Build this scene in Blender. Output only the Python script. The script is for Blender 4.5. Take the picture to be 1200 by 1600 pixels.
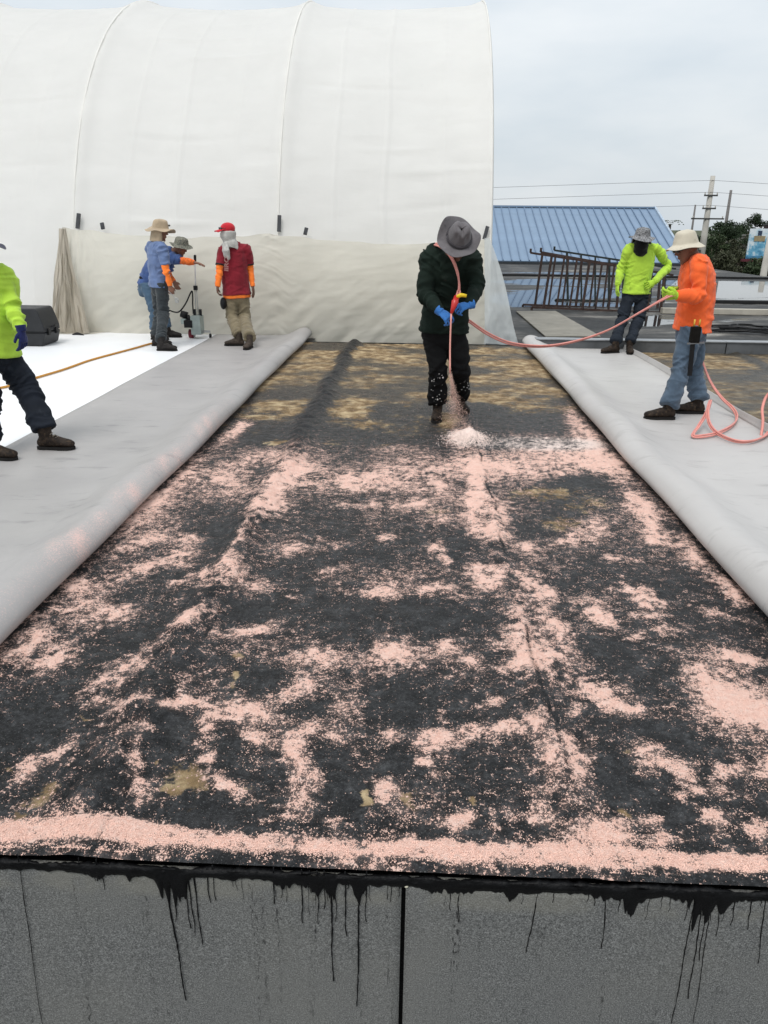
import bpy, bmesh, math, random
import numpy as np
from mathutils import Vector, Matrix, Quaternion
random.seed(7); rng = np.random.default_rng(7)
for o in list(bpy.data.objects): bpy.data.objects.remove(o)
SC = bpy.context.scene
COL = SC.collection
R = math.radians
# ------------------------------------------------------------------ camera
cd = bpy.data.cameras.new('camera'); cam = bpy.data.objects.new('camera', cd); COL.objects.link(cam)
cd.sensor_fit = 'VERTICAL'; cd.sensor_height = 36; cd.sensor_width = 27; cd.lens = 27.0; cd.clip_start = .05; cd.clip_end = 6000
cam.matrix_world = Matrix.Translation((0, 0, 1.65)) @ Matrix.Rotation(R(2.295), 4, 'Z') @ Matrix.Rotation(R(90 - 20.41), 4, 'X') @ Matrix.Rotation(R(.6), 4, 'Z')
SC.camera = cam
# ------------------------------------------------------------------ sky and sun (bright overcast)
W = bpy.data.worlds.new('World'); SC.world = W; W.use_nodes = True
nt = W.node_tree; nt.nodes.clear()
def wn(t, **k):
    n = nt.nodes.new(t)
    for a, b in k.items(): setattr(n, a, b)
    return n
SUN_EL, SUN_AZ = 62.0, 205.0     # compass-like: 0 = +Y, clockwise
sky = wn('ShaderNodeTexSky', sky_type='NISHITA', sun_disc=False, sun_elevation=R(SUN_EL), sun_rotation=R(SUN_AZ), air_density=1.2, dust_density=3.0)
tc = wn('ShaderNodeTexCoord'); mp = wn('ShaderNodeMapping'); mp.inputs['Scale'].default_value = (1.0, 1.0, 3.2)
nz = wn('ShaderNodeTexNoise'); nz.inputs['Scale'].default_value = 2.6; nz.inputs['Detail'].default_value = 5; nz.inputs['Roughness'].default_value = .52
rp = wn('ShaderNodeValToRGB'); rp.color_ramp.elements[0].position = .34; rp.color_ramp.elements[1].position = .66
rp.color_ramp.elements[0].color = (5.9, 6.55, 7.1, 1); rp.color_ramp.elements[1].color = (7.7, 8.0, 8.2, 1)
mx = wn('ShaderNodeMix', data_type='RGBA'); mx.inputs[0].default_value = .9
bg = wn('ShaderNodeBackground'); bg.inputs[1].default_value = .1; out = wn('ShaderNodeOutputWorld')
L = nt.links.new
L(tc.outputs['Generated'], mp.inputs[0]); L(mp.outputs[0], nz.inputs['Vector']); L(nz.outputs[0], rp.inputs[0])
L(sky.outputs[0], mx.inputs[6]); L(rp.outputs[0], mx.inputs[7]); sz = wn('ShaderNodeSeparateXYZ'); mr = wn('ShaderNodeMapRange'); mr.inputs[3].default_value = .95; mr.inputs[4].default_value = 1.5     # overcast sky, brighter towards the zenith
L(tc.outputs['Generated'], sz.inputs[0]); L(sz.outputs[2], mr.inputs[0]); vm = wn('ShaderNodeVectorMath', operation='SCALE'); L(mx.outputs[2], vm.inputs[0]); L(mr.outputs[0], vm.inputs['Scale']); L(vm.outputs[0], bg.inputs[0]); L(bg.outputs[0], out.inputs[0])
sl = bpy.data.lights.new('sun', 'SUN'); sl.energy = 1.5; sl.angle = R(24); sl.color = (1, .97, .93)
so = bpy.data.objects.new('sun', sl); COL.objects.link(so)
sd = Vector((math.sin(R(SUN_AZ)) * math.cos(R(SUN_EL)), math.cos(R(SUN_AZ)) * math.cos(R(SUN_EL)), math.sin(R(SUN_EL))))
so.rotation_euler = (-sd).to_track_quat('-Z', 'Y').to_euler()
SC.view_settings.view_transform = 'Standard'; SC.view_settings.look = 'None'; SC.view_settings.exposure = 0.2; SC.view_settings.gamma = 1
SC.cycles.max_bounces = 8; SC.cycles.transparent_max_bounces = 8; SC.cycles.use_denoising = True

# ------------------------------------------------------------------ noise in numpy
def _h(i, j, k, s):
    n = (i * 374761393 + j * 668265263 + k * 1274126177 + s * 974634599) & 0x7fffffff
    n = ((n ^ (n >> 13)) * 1274126177) & 0x7fffffff
    return ((n ^ (n >> 16)) & 0xffff) / 32767.5 - 1.0
def vn(p, s=0):
    p = np.asarray(p, float); i = np.floor(p).astype(np.int64); f = p - i; u = f * f * (3 - 2 * f); r = 0
    for a in (0, 1):
        for b in (0, 1):
            for c in (0, 1):
                w = (u[:, 0] if a else 1 - u[:, 0]) * (u[:, 1] if b else 1 - u[:, 1]) * (u[:, 2] if c else 1 - u[:, 2])
                r = r + w * _h(i[:, 0] + a, i[:, 1] + b, i[:, 2] + c, s)
    return r
def fbm(p, o=3, s=0):
    r = 0; a = 1; t = 0
    for k in range(o): r = r + a * vn(p * (2 ** k), s + k * 17); t += a; a *= .5
    return r / t
# ------------------------------------------------------------------ materials
MATS = {}
class NT:
    def __init__(s, name):
        s.m = bpy.data.materials.new(name); s.m.use_nodes = True; s.t = s.m.node_tree; s.t.nodes.clear()
        s.out = s.n('ShaderNodeOutputMaterial'); s.b = s.n('ShaderNodeBsdfPrincipled'); s.l(s.b.outputs[0], s.out.inputs[0])
        s.tc = s.n('ShaderNodeTexCoord')
    def n(s, t, **k):
        x = s.t.nodes.new(t)
        for a, b in k.items(): setattr(x, a, b)
        return x
    def l(s, a, b): s.t.links.new(a, b)
    def coord(s, scale=(1, 1, 1), kind='Object', rot=(0, 0, 0)):
        m = s.n('ShaderNodeMapping'); m.inputs['Scale'].default_value = scale; m.inputs['Rotation'].default_value = rot; s.l(s.tc.outputs[kind], m.inputs[0]); return m.outputs[0]
    def noise(s, scale, detail=3, rough=.55, vec=None, dist=0):
        x = s.n('ShaderNodeTexNoise'); x.inputs['Scale'].default_value = scale; x.inputs['Detail'].default_value = detail; x.inputs['Roughness'].default_value = rough; x.inputs['Distortion'].default_value = dist
        s.l(vec if vec is not None else s.tc.outputs['Object'], x.inputs['Vector']); return x.outputs[0]
    def math(s, op, a, b=0.0, clamp=False):
        x = s.n('ShaderNodeMath', operation=op); x.use_clamp = clamp
        for k, v in ((0, a), (1, b)):
            if isinstance(v, (int, float)): x.inputs[k].default_value = v
            else: s.l(v, x.inputs[k])
        return x.outputs[0]
    def step(s, v, a, b):
        x = s.n('ShaderNodeMapRange', interpolation_type='SMOOTHSTEP'); s.l(v, x.inputs[0]); x.inputs[1].default_value = a; x.inputs[2].default_value = b; return x.outputs[0]
    def mix(s, f, a, b, mode='MIX'):
        x = s.n('ShaderNodeMix', data_type='RGBA', blend_type=mode)
        for k, v in ((0, f), (6, a), (7, b)):
            if isinstance(v, (int, float)): x.inputs[k].default_value = v
            elif isinstance(v, tuple): x.inputs[k].default_value = v if len(v) == 4 else v + (1,)
            else: s.l(v, x.inputs[k])
        return x.outputs[2]
    def attr(s, name):
        x = s.n('ShaderNodeAttribute'); x.attribute_name = name; return x.outputs['Fac']
    def ramp(s, f, stops, interp='LINEAR'):
        x = s.n('ShaderNodeValToRGB'); cr = x.color_ramp; cr.interpolation = interp
        while len(cr.elements) < len(stops): cr.elements.new(.5)
        for e, (p, c) in zip(cr.elements, stops): e.position = p; e.color = c + (1,) if len(c) == 3 else c
        s.l(f, x.inputs[0]); return x.outputs[0]
    def bump(s, h, strength=.3, dist=.01):
        x = s.n('ShaderNodeBump'); x.inputs['Strength'].default_value = strength; x.inputs['Distance'].default_value = dist; s.l(h, x.inputs['Height']); s.l(x.outputs[0], s.b.inputs['Normal'])
    def set(s, **k):
        for a, v in k.items():
            i = s.b.inputs[a.replace('_', ' ')]
            if isinstance(v, (int, float)): i.default_value = v
            elif isinstance(v, tuple): i.default_value = v if len(v) == 4 else v + (1,)
            else: s.l(v, i)
        return s
def basic(name, col, rough=.7, var=.25, scale=6, bump=.15, bscale=60, bdist=.004, dirt=None, dirt_amt=.5, metal=0, spec=.3, sheen=0, folds=False):
    if name in MATS: return MATS[name]
    t = NT(name); n = t.noise(scale, 4)
    lo = tuple(c * (1 - var) for c in col); hi = tuple(min(1, c * (1 + var * .8)) for c in col)
    c = t.ramp(n, [(.3, lo), (.7, hi)])
    if dirt:
        d = t.step(t.noise(scale * 1.7, 5, .65), .62 - .16 * dirt_amt, .8)
        c = t.mix(t.math('MULTIPLY', d, .8), c, dirt)
    t.set(Base_Color=c, Roughness=rough, Metallic=metal, Specular_IOR_Level=spec)
    if sheen: t.set(Sheen_Weight=sheen)
    if folds: t.bump(t.math('ADD', t.math('MULTIPLY', t.noise(bscale, 2), .05), t.noise(11, 2, .45, t.coord((1, 1, .55)), .5)), .45, .02)
    elif bump: t.bump(t.noise(bscale, 3), bump, bdist)
    MATS[name] = t.m; return t.m
# ------------------------------------------------------------------ mesh helpers
def link(name, me, mat=None, parent=None, smooth=True):
    o = bpy.data.objects.new(name, me); COL.objects.link(o)
    if mat is not None:
        for m in (mat if isinstance(mat, (list, tuple)) else [mat]): me.materials.append(m)
    if smooth and len(me.polygons): me.polygons.foreach_set('use_smooth', np.ones(len(me.polygons), bool))
    if parent is not None: o.parent = parent; o.matrix_parent_inverse = parent_inv(parent)
    return o
def parent_inv(p):      # every mesh is built in scene coordinates; only top-level objects carry a transform
    return p.matrix_basis.inverted() if p.parent is None else Matrix.Identity(4)
def pydata(name, v, f, mat=None, parent=None, smooth=False):
    me = bpy.data.meshes.new(name); me.from_pydata([tuple(map(float, x)) for x in v], [], [tuple(int(k) for k in x) for x in f]); me.update()
    return link(name, me, mat, parent, smooth)
def tag(o, label, cat=None, group=None, kind=None):
    if label: o['label'] = label
    if cat: o['category'] = cat
    if group: o['group'] = group
    if kind: o['kind'] = kind
    return o
def thing(name, label, cat, loc=(0, 0, 0), group=None):
    o = bpy.data.objects.new(name, None); COL.objects.link(o); o.location = loc; o.empty_display_size = .1
    return tag(o, label, cat, group)
class MB:
    """collects shapes into one mesh"""
    def __init__(s): s.v = []; s.f = []; s.n = 0
    def add(s, v, f):
        s.v += [tuple(map(float, x)) for x in v]; s.f += [tuple(int(i) + s.n for i in q) for q in f]; s.n += len(v); return s
    def box(s, c, h, rz=0, M=None, bev=0):
        if bev > 0:
            bm = bmesh.new(); bmesh.ops.create_cube(bm, size=2)
            for v in bm.verts: v.co = Vector((v.co.x * h[0], v.co.y * h[1], v.co.z * h[2]))
            bmesh.ops.bevel(bm, geom=list(bm.edges), offset=bev, segments=2, affect='EDGES', profile=.7)
            bm.verts.index_update(); vs = [v.co.copy() for v in bm.verts]; fs = [[v.index for v in f.verts] for f in bm.faces]; bm.free()
        else:
            vs = [Vector((x * h[0], y * h[1], z * h[2])) for x in (-1, 1) for y in (-1, 1) for z in (-1, 1)]
            fs = [(0, 1, 3, 2), (4, 6, 7, 5), (0, 4, 5, 1), (2, 3, 7, 6), (0, 2, 6, 4), (1, 5, 7, 3)]
        T = (M if M is not None else Matrix.Rotation(rz, 3, 'Z'))
        return s.add([T @ v + Vector(c) for v in vs], fs)
    def bar(s, a, b, w, h=None, up=(0, 0, 1)):
        a, b = Vector(a), Vector(b); d = (b - a); l = d.length / 2; d.normalize(); u = Vector(up)
        if abs(d.dot(u)) > .98: u = Vector((1, 0, 0))
        x = d.cross(u).normalized(); z = x.cross(d)
        M = Matrix((x, d, z)).transposed()
        return s.box((a + b) / 2, (w / 2, l, (h or w) / 2), M=M)
    def tube(s, pts, r, n=8, sub=0, cap=True):
        p = catmull(pts, sub) if sub else [Vector(q) for q in pts]
        rs = r if isinstance(r, (list, tuple)) else [r] * len(pts)
        if sub: rs = np.interp(np.linspace(0, len(pts) - 1, len(p)), range(len(pts)), rs)
        v, f = loft(p, rs, n=n); return s.add(v, f)
    def build(s, name, mat=None, parent=None, smooth=False): return pydata(name, s.v, s.f, mat, parent, smooth)
def catmull(pts, sub):
    p = [Vector(q) for q in pts]; p = [p[0] * 2 - p[1]] + p + [p[-1] * 2 - p[-2]]; r = []
    for i in range(1, len(p) - 2):
        for k in range(sub):
            t = k / sub; a, b, c, d = p[i - 1:i + 3]
            r.append(.5 * ((2 * b) + (c - a) * t + (2 * a - 5 * b + 4 * c - d) * t * t + (3 * b - a - 3 * c + d) * t ** 3))
    r.append(p[-2].copy()); return r
def loft(pts, rad, side=None, n=12):
    """closed tube; rad: number or (half width along side, half depth); side: one vector or one per point"""
    pts = [Vector(p) for p in pts]; N = len(pts); v = []; f = []; prev = None
    for i in range(N):
        d = (pts[min(i + 1, N - 1)] - pts[max(i - 1, 0)]).normalized()
        if side is not None:
            sv = Vector(side[i] if isinstance(side, list) else side)
        else:
            sv = prev if prev is not None else (Vector((1, 0, 0)) if abs(d.x) < .9 else Vector((0, 1, 0)))
        sv = (sv - d * sv.dot(d))
        if sv.length < 1e-5: sv = d.orthogonal()
        sv.normalize(); prev = sv; tv = d.cross(sv)
        w, h = rad[i] if isinstance(rad[i], (tuple, list)) else (rad[i], rad[i])
        for k in range(n):
            a = 2 * math.pi * k / n; v.append(pts[i] + sv * (w * math.cos(a)) + tv * (h * math.sin(a)))
    for i in range(N - 1):
        for k in range(n):
            a, b = i * n + k, i * n + (k + 1) % n; f.append((a, b, b + n, a + n))
    f.append(tuple(range(n - 1, -1, -1))); f.append(tuple((N - 1) * n + k for k in range(n)))
    return v, f
def ellipsoid(c, ax, n=12, m=8):
    """ax: three vectors"""
    c = Vector(c); ax = [Vector(a) for a in ax]; v = [c + ax[2]]; f = []
    for i in range(1, m):
        t = math.pi * i / m
        for k in range(n):
            a = 2 * math.pi * k / n; v.append(c + ax[0] * (math.sin(t) * math.cos(a)) + ax[1] * (math.sin(t) * math.sin(a)) + ax[2] * math.cos(t))
    v.append(c - ax[2]); e = len(v) - 1
    for k in range(n):
        f.append((0, 1 + k, 1 + (k + 1) % n)); f.append((e, e - n + (k + 1) % n, e - n + k))
    for i in range(m - 2):
        for k in range(n):
            a, b = 1 + i * n + k, 1 + i * n + (k + 1) % n; f.append((a, a + n, b + n, b))
    return v, f
def grid(name, xs, ys, zf, mat=None, parent=None, attrs=None, smooth=True):
    X, Y = np.meshgrid(xs, ys); nx, ny = len(xs), len(ys); x = X.ravel(); y = Y.ravel(); z = zf(x, y) if callable(zf) else zf
    co = np.stack([x, y, z], 1); i = np.arange(nx * ny).reshape(ny, nx)
    q = np.stack([i[:-1, :-1], i[:-1, 1:], i[1:, 1:], i[1:, :-1]], -1).reshape(-1, 4)
    return qmesh(name, co, q, mat, parent, attrs, smooth)
def qmesh(name, co, q, mat=None, parent=None, attrs=None, smooth=True):
    me = bpy.data.meshes.new(name); k = q.shape[1]
    me.vertices.add(len(co)); me.vertices.foreach_set('co', co.astype(np.float32).ravel())
    me.loops.add(q.size); me.loops.foreach_set('vertex_index', q.astype(np.int32).ravel())
    me.polygons.add(len(q)); me.polygons.foreach_set('loop_start', np.arange(0, q.size, k, dtype=np.int32)); me.polygons.foreach_set('loop_total', np.full(len(q), k, np.int32))
    me.update(calc_edges=True); me.validate()
    for a, d in (attrs or {}).items():
        at = me.attributes.new(a, 'FLOAT', 'POINT'); at.data.foreach_set('value', np.asarray(d, np.float32))
    return link(name, me, mat, parent, smooth)
def mod_apply(o):
    dg = bpy.context.evaluated_depsgraph_get(); me = bpy.data.meshes.new_from_object(o.evaluated_get(dg)); old = o.data; o.modifiers.clear(); o.data = me
    bpy.data.meshes.remove(old); return o
def blobs(x, y, B, p=2.0):
    r = np.zeros_like(x)
    for cx, cy, ux, uy, vx, vy, d in B:
        det = ux * vy - uy * vx
        if abs(det) < 1e-9: continue
        R_ = max(math.hypot(ux, uy), math.hypot(vx, vy)) * 3.0
        m = (abs(x - cx) < R_) & (abs(y - cy) < R_)
        if not m.any(): continue
        dx, dy = x[m] - cx, y[m] - cy; a = (dx * vy - dy * vx) / det; b = (-dx * uy + dy * ux) / det
        r2 = a * a + b * b; r[m] += d * (.66 * np.exp(-1.0 * r2 ** 1.1) + .24 * np.exp(-.45 * r2))
    return r
# ================================================================== THE SETTING
PINK = [(-1.526,6.288,0.056,0.327,0.07,-0.178,0.9),(-1.612,4.934,-0.01,0.636,0.072,-0.108,0.7),(-1.123,5.547,0.216,0.017,0.032,-0.17,0.6),(-1.358,5.204,0.154,0.119,0.061,-0.208,0.6),(-0.898,4.809,0.063,0.553,0.075,-0.137,1),(-0.874,4.439,0.087,0.006,0.025,-0.137,1),(-1.23,4.852,0.192,0.014,0.047,-0.201,0.55),(-1.639,4.443,0.002,0.208,0.083,-0.119,0.7),(-1.668,4.132,0.001,0.184,0.052,-0.07,0.5),(-1.472,3.908,0.073,0.108,0.029,-0.06,0.9),(-1.254,3.942,0.071,0.005,0.021,-0.074,0.9),(-1.305,3.613,0.127,0.193,0.036,-0.074,0.95),(-1.184,3.58,0.049,0.003,0.012,-0.039,0.6),(-1.058,3.448,0.038,0.002,0.012,-0.044,0.6),(-1.134,3.355,0.056,0.004,0.01,-0.035,0.7),(-1.618,3.296,0.062,0.055,0.033,-0.059,0.9),(-1.552,3.105,0.082,0.088,0.024,-0.041,0.85),(-1.334,3.043,0.075,0.005,0.018,-0.048,0.7),(-1.378,2.933,0.111,0.126,0.037,-0.063,0.45),(-1.586,2.797,0.024,0.061,0.042,-0.054,0.9),(-1.607,2.701,0.033,0.056,0.027,-0.035,0.8),(-1.428,2.661,0.075,0.069,0.04,-0.064,1),(-0.896,3.444,0.07,0.005,0.034,-0.147,0.95),(-0.722,3.346,0.077,0.005,0.011,-0.056,0.85),(-0.958,3.869,0.001,0.277,0.028,-0.03,0.8),(-0.972,2.952,0.11,0.144,0.024,-0.046,0.95),(-0.695,2.918,0.116,0.042,0.015,-0.055,0.85),(-0.986,3.273,0.037,0.002,0.009,-0.034,0.6),(-0.375,2.7,0.104,0.006,0.009,-0.073,0.95),(-0.622,3.828,0.08,0.044,0.015,-0.069,0.7),(-0.403,3.906,0.053,0.004,0.005,-0.055,0.7),(-0.538,3.991,0.036,0.002,0.005,-0.038,0.6),(-0.414,3.528,0.052,0.039,0.01,-0.044,0.6),(-0.468,5.019,0.301,0.092,0.019,-0.169,0.65),(-0.177,4.015,0.029,0.002,0.004,-0.076,0.7),(-0.191,3.324,0.068,0.004,0.003,-0.055,0.7),(-0.542,3.234,0.036,0.002,0.005,-0.033,0.7),(-0.125,2.74,0.042,0.003,0.005,-0.1,0.85),(0.397,6.274,0.091,0.007,-0.019,-0.379,1.25),(0.959,6.176,0.503,0.04,-0.038,-0.285,0.55),(1.174,5.904,0.305,0.024,-0.049,-0.281,0.5),(1.315,5.616,0.175,0.013,-0.042,-0.205,0.8),(1.456,6.256,-0.024,-0.938,-0.096,-0.172,0.85),(0.89,5.327,0.278,0.021,-0.027,-0.187,0.7),(0.686,5.568,0.289,0.022,-0.021,-0.203,0.65),(0.015,5.307,0.416,0.031,0.001,-0.312,0.55),(0.454,5.189,0.054,0.004,-0.034,-0.479,1),(0.395,4.647,0.066,0.005,-0.021,-0.307,0.9),(0.523,4.369,0.062,0.004,-0.03,-0.308,0.85),(0.41,4.152,0.067,0.005,-0.008,-0.1,0.9),(0.493,4.06,0.051,0.003,-0.009,-0.096,0.7),(0.168,4.927,0.086,0.006,-0.003,-0.136,0.7),(-0.001,4.559,0.121,0.009,0.001,-0.095,0.6),(0.194,4.346,0.097,0.007,-0.003,-0.087,0.55),(0.134,3.897,0.049,0.003,-0.002,-0.108,0.85),(0.158,3.726,0.027,0.002,-0.002,-0.067,0.8),(-0.131,4.018,0.036,0.002,0.003,-0.076,0.7),(0.621,3.929,0.078,0.005,-0.009,-0.073,0.7),(0.868,4.038,0.08,0.005,-0.014,-0.076,0.8),(1.05,4.226,0.113,0.008,-0.03,-0.144,0.7),(1.106,3.813,0.052,0.003,-0.012,-0.052,0.8),(1.431,4.544,-0.02,-0.372,-0.071,-0.09,0.9),(1.371,4.12,0.092,0.006,-0.022,-0.079,0.7),(1.506,5.42,0.001,-0.241,-0.061,-0.105,0.6),(1.516,3.9,0.001,-0.268,-0.055,-0.071,0.6),(1.545,3.469,0.012,-0.175,-0.041,-0.053,0.7),(0.392,3.505,0.074,-0.168,-0.041,-0.094,1),(0.573,3.554,0.071,-0.085,-0.027,-0.084,0.85),(0.652,3.029,0.045,-0.184,-0.039,-0.054,1),(0.658,3.378,0.062,0.004,-0.016,-0.105,0.85),(0.856,3.224,0.046,-0.1,-0.04,-0.076,0.9),(0.879,3.132,0.027,-0.044,-0.021,-0.043,0.8),(1.1,3.371,0.044,-0.083,-0.031,-0.061,0.9),(1.17,3.295,0.061,0.004,-0.015,-0.054,0.7),(1.083,3.145,0.087,0.005,-0.014,-0.05,0.6),(1.121,3.029,0.071,0.004,-0.014,-0.046,0.6),(0.971,2.936,0.041,0.003,-0.009,-0.033,0.7),(1.398,3.226,0.081,-0.081,-0.032,-0.061,0.5),(0.102,3.363,0.108,0.028,0.001,-0.056,0.8),(-0.109,3.35,0.046,0.003,0.002,-0.049,0.85),(0.222,3.282,0.061,0.004,-0.002,-0.04,0.7),(0.481,2.827,0.065,-0.129,-0.062,-0.115,1),(0.51,3.171,0.024,0.001,-0.022,-0.177,0.7),(-0.039,2.77,0.074,0.004,0.002,-0.081,0.9),(0.147,2.807,0.059,0.004,-0.002,-0.062,0.85),(0.267,2.738,0.037,0.002,-0.003,-0.04,0.85),(1.392,2.806,0.09,-0.029,-0.02,-0.04,0.9),(-1.139,2.559,0.096,0.127,0.052,-0.081,1),(-1.237,2.399,0.057,0.074,0.026,-0.036,0.7),(-1.115,2.365,0.047,0.003,0.012,-0.032,0.7),(-1,2.343,0.033,0.039,0.02,-0.032,0.85),(-1.304,2.306,0.023,0.001,0.009,-0.019,0.7),(-1.218,1.993,0.031,0.035,0.027,-0.033,0.9),(-1.16,2.051,0.024,0.037,0.016,-0.019,0.8),(-1.154,2.126,0.016,0.025,0.019,-0.023,0.55),(-0.839,2.36,0.063,0.025,0.016,-0.039,0.9),(-0.692,2.341,0.096,-0.008,0.011,-0.055,0.95),(-0.706,2.215,0.031,0.002,0.021,-0.079,0.8),(-0.545,2.31,0.046,0.003,0.009,-0.046,0.85),(-0.532,2.189,0.044,0.003,0.007,-0.035,0.7),(-0.651,2.063,0.029,0.002,0.01,-0.038,0.85),(-0.59,1.972,0.059,-0.039,-0.006,-0.042,1),(-0.548,1.924,0.04,0.002,0.004,-0.017,0.8),(-0.419,2.468,0.061,0.047,0.017,-0.047,0.7),(-0.238,2.355,0.032,0.002,0.004,-0.039,0.6),(-0.358,2.21,0.06,0.031,0.011,-0.034,0.85),(-0.232,2.171,0.026,-0.03,-0.011,-0.027,0.8),(-0.376,2.112,0.026,0.001,0.005,-0.033,0.8),(-0.343,2.033,0.037,0.002,0.009,-0.062,0.6),(-0.323,1.899,0.043,0.002,0.008,-0.056,0.65),(-0.263,1.976,0.028,0.002,0.006,-0.048,0.55),(-0.35,1.816,0.048,0.003,0.003,-0.021,0.8),(-0.195,1.798,0.023,0.001,0.002,-0.021,0.8),(-0.818,1.886,0.039,0.002,0.021,-0.062,0.85),(-0.885,2.05,0.017,0.001,0.022,-0.064,0.75),(-0.886,2.179,0.022,0.001,0.009,-0.028,0.6),(0.549,2.755,0.058,0.003,-0.011,-0.07,0.85),(0.398,2.674,0.038,0.002,-0.004,-0.038,0.7),(0.739,2.557,0.069,-0.088,-0.037,-0.07,0.9),(0.794,2.435,0.047,0.003,-0.01,-0.041,0.9),(0.617,2.425,0.033,0.002,-0.008,-0.041,0.5),(1.192,2.541,0.076,-0.135,-0.069,-0.098,1.1),(1.252,2.422,0.049,-0.076,-0.051,-0.071,1),(1.339,2.803,0.079,0.005,-0.015,-0.041,0.8),(0.326,2.449,0.036,0.002,-0.002,-0.025,0.7),(0.099,2.355,0.023,0.001,-0.001,-0.059,0.5),(0.265,2.425,0.047,0.003,-0.002,-0.033,0.6),(0.357,2.294,0.063,0.004,-0.004,-0.037,0.95),(0.452,2.3,0.045,0.003,-0.008,-0.06,0.95),(-0.059,2.216,0.033,0.002,0.001,-0.036,0.85),(0.085,2.206,0.066,0.004,-0.001,-0.056,0.95),(0.212,2.249,0.049,0.003,-0.003,-0.051,0.9),(0.062,2.087,0.025,0.001,-0,-0.039,0.8),(0.082,2.01,0.016,0.001,-0,-0.024,0.8),(0.552,2.198,0.041,-0.042,-0.029,-0.055,0.95),(0.484,2.048,0.025,0.001,-0.013,-0.078,0.5),(0.573,2.084,0.025,0.001,-0.019,-0.096,0.6),(0.796,2.145,0.031,-0.034,-0.026,-0.041,0.95),(0.887,2.101,0.042,-0.048,-0.031,-0.046,0.95),(0.894,1.995,0.04,0.002,-0.012,-0.036,0.8),(1.045,2.11,0.053,0.003,-0.014,-0.039,0.8),(1.178,2.134,0.021,0.001,-0.02,-0.049,0.9),(0.915,1.858,0.037,-0.029,-0.027,-0.039,0.95),(1.01,1.987,0.04,0.002,-0.015,-0.041,0.5),(1.042,1.826,0.028,0.002,-0.013,-0.031,0.8),(-0.058,1.928,0.032,0.002,0.002,-0.04,1),(0.15,1.838,0.038,0.002,-0.002,-0.037,1),(0.274,1.785,0.019,0.001,-0.001,-0.015,0.8),(0.308,1.838,0.042,0.002,-0.003,-0.032,0.6),(0.395,1.856,0.031,0.002,-0.006,-0.043,0.6),(0.457,2.142,0.03,0.002,-0.01,-0.067,0.5),(0.538,1.812,0.038,0.002,-0.007,-0.036,0.9),(0.579,1.789,0.056,0.003,-0.008,-0.035,0.95),(0.728,1.861,0.038,0.002,-0.006,-0.021,0.7),(0.743,1.785,0.046,0.003,-0.007,-0.025,0.8),(1.452,7.003,-0.008,-0.372,-0.091,-0.181,0.6),(-1.504,6.514,0.021,0.124,0.057,-0.152,0.7),(-0.343,4.535,0.121,0.009,0.005,-0.071,0.5),(-0.199,4.927,0.173,0.013,0.005,-0.109,0.5),(-0.812,5.245,0.183,0.014,0.018,-0.122,0.55),(-0.14,5.894,0.152,0.012,0.003,-0.094,0.35),(-1.058,3.955,0.107,0.007,0.05,-0.206,-0.45),(-0.751,3.111,0.102,0.006,0.019,-0.087,-0.45),(-1.154,2.78,0.099,0.14,0.036,-0.06,-0.5),(-0.412,3.113,0.175,0.011,0.019,-0.155,-0.3),(-0.284,3.738,0.136,0.009,0.011,-0.152,-0.15),(-1.327,6.197,0.133,0.011,0.05,-0.249,-0.5),(0.011,3.171,0.059,0.004,0.001,-0.159,-0.45),(0.266,3.861,0.077,0.005,-0.011,-0.222,-0.35),(1.121,5.093,0.156,0.011,-0.022,-0.115,-0.5),(-1.279,2.355,0.126,0.233,0.043,-0.054,-0.55),(-0.811,2.191,0.055,0.003,0.027,-0.088,-0.55),(-0.601,2.15,0.043,0.002,0.011,-0.048,-0.4),(-0.227,2.023,0.046,0.029,0.045,-0.129,-0.65),(-0.937,1.909,0.079,0.004,0.033,-0.086,-0.45),(-0.593,2.546,0.099,0.006,0.018,-0.089,-0.4),(-0.145,1.895,0.049,0.003,0.005,-0.07,-0.55),(-0.342,2.349,0.069,0.004,0.007,-0.055,-0.45),(-0.592,1.824,0.172,0.009,0.008,-0.032,-0.45),(-0.018,2.408,0.071,0.004,0.003,-0.142,-0.5),(-0.022,2.066,0.052,0.003,0.002,-0.07,-0.6),(0.678,2.09,0.049,0.027,0,-0.119,-0.6),(0.868,2.287,0.152,-0.066,-0.022,-0.05,-0.5),(0.378,1.798,0.047,0.003,-0.004,-0.026,-0.4),(0.792,1.919,0.045,-0.061,-0.032,-0.043,-0.6),(0.05,1.78,0.093,0.005,-0,-0.02,-0.5),(0.829,2.848,0.107,0.006,-0.014,-0.063,-0.3),(0.143,3.179,0.074,0.005,-0.003,-0.127,-0.2),(0.77,3.985,0.107,0.007,-0.012,-0.075,-0.1),(1.355,3.604,0.041,-0.093,-0.045,-0.082,-0.25),(-0.775,2.676,0.077,0.005,0.012,-0.048,-0.2),(-1.281,2.182,0.078,0.096,0.049,-0.063,-0.25)]
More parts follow.
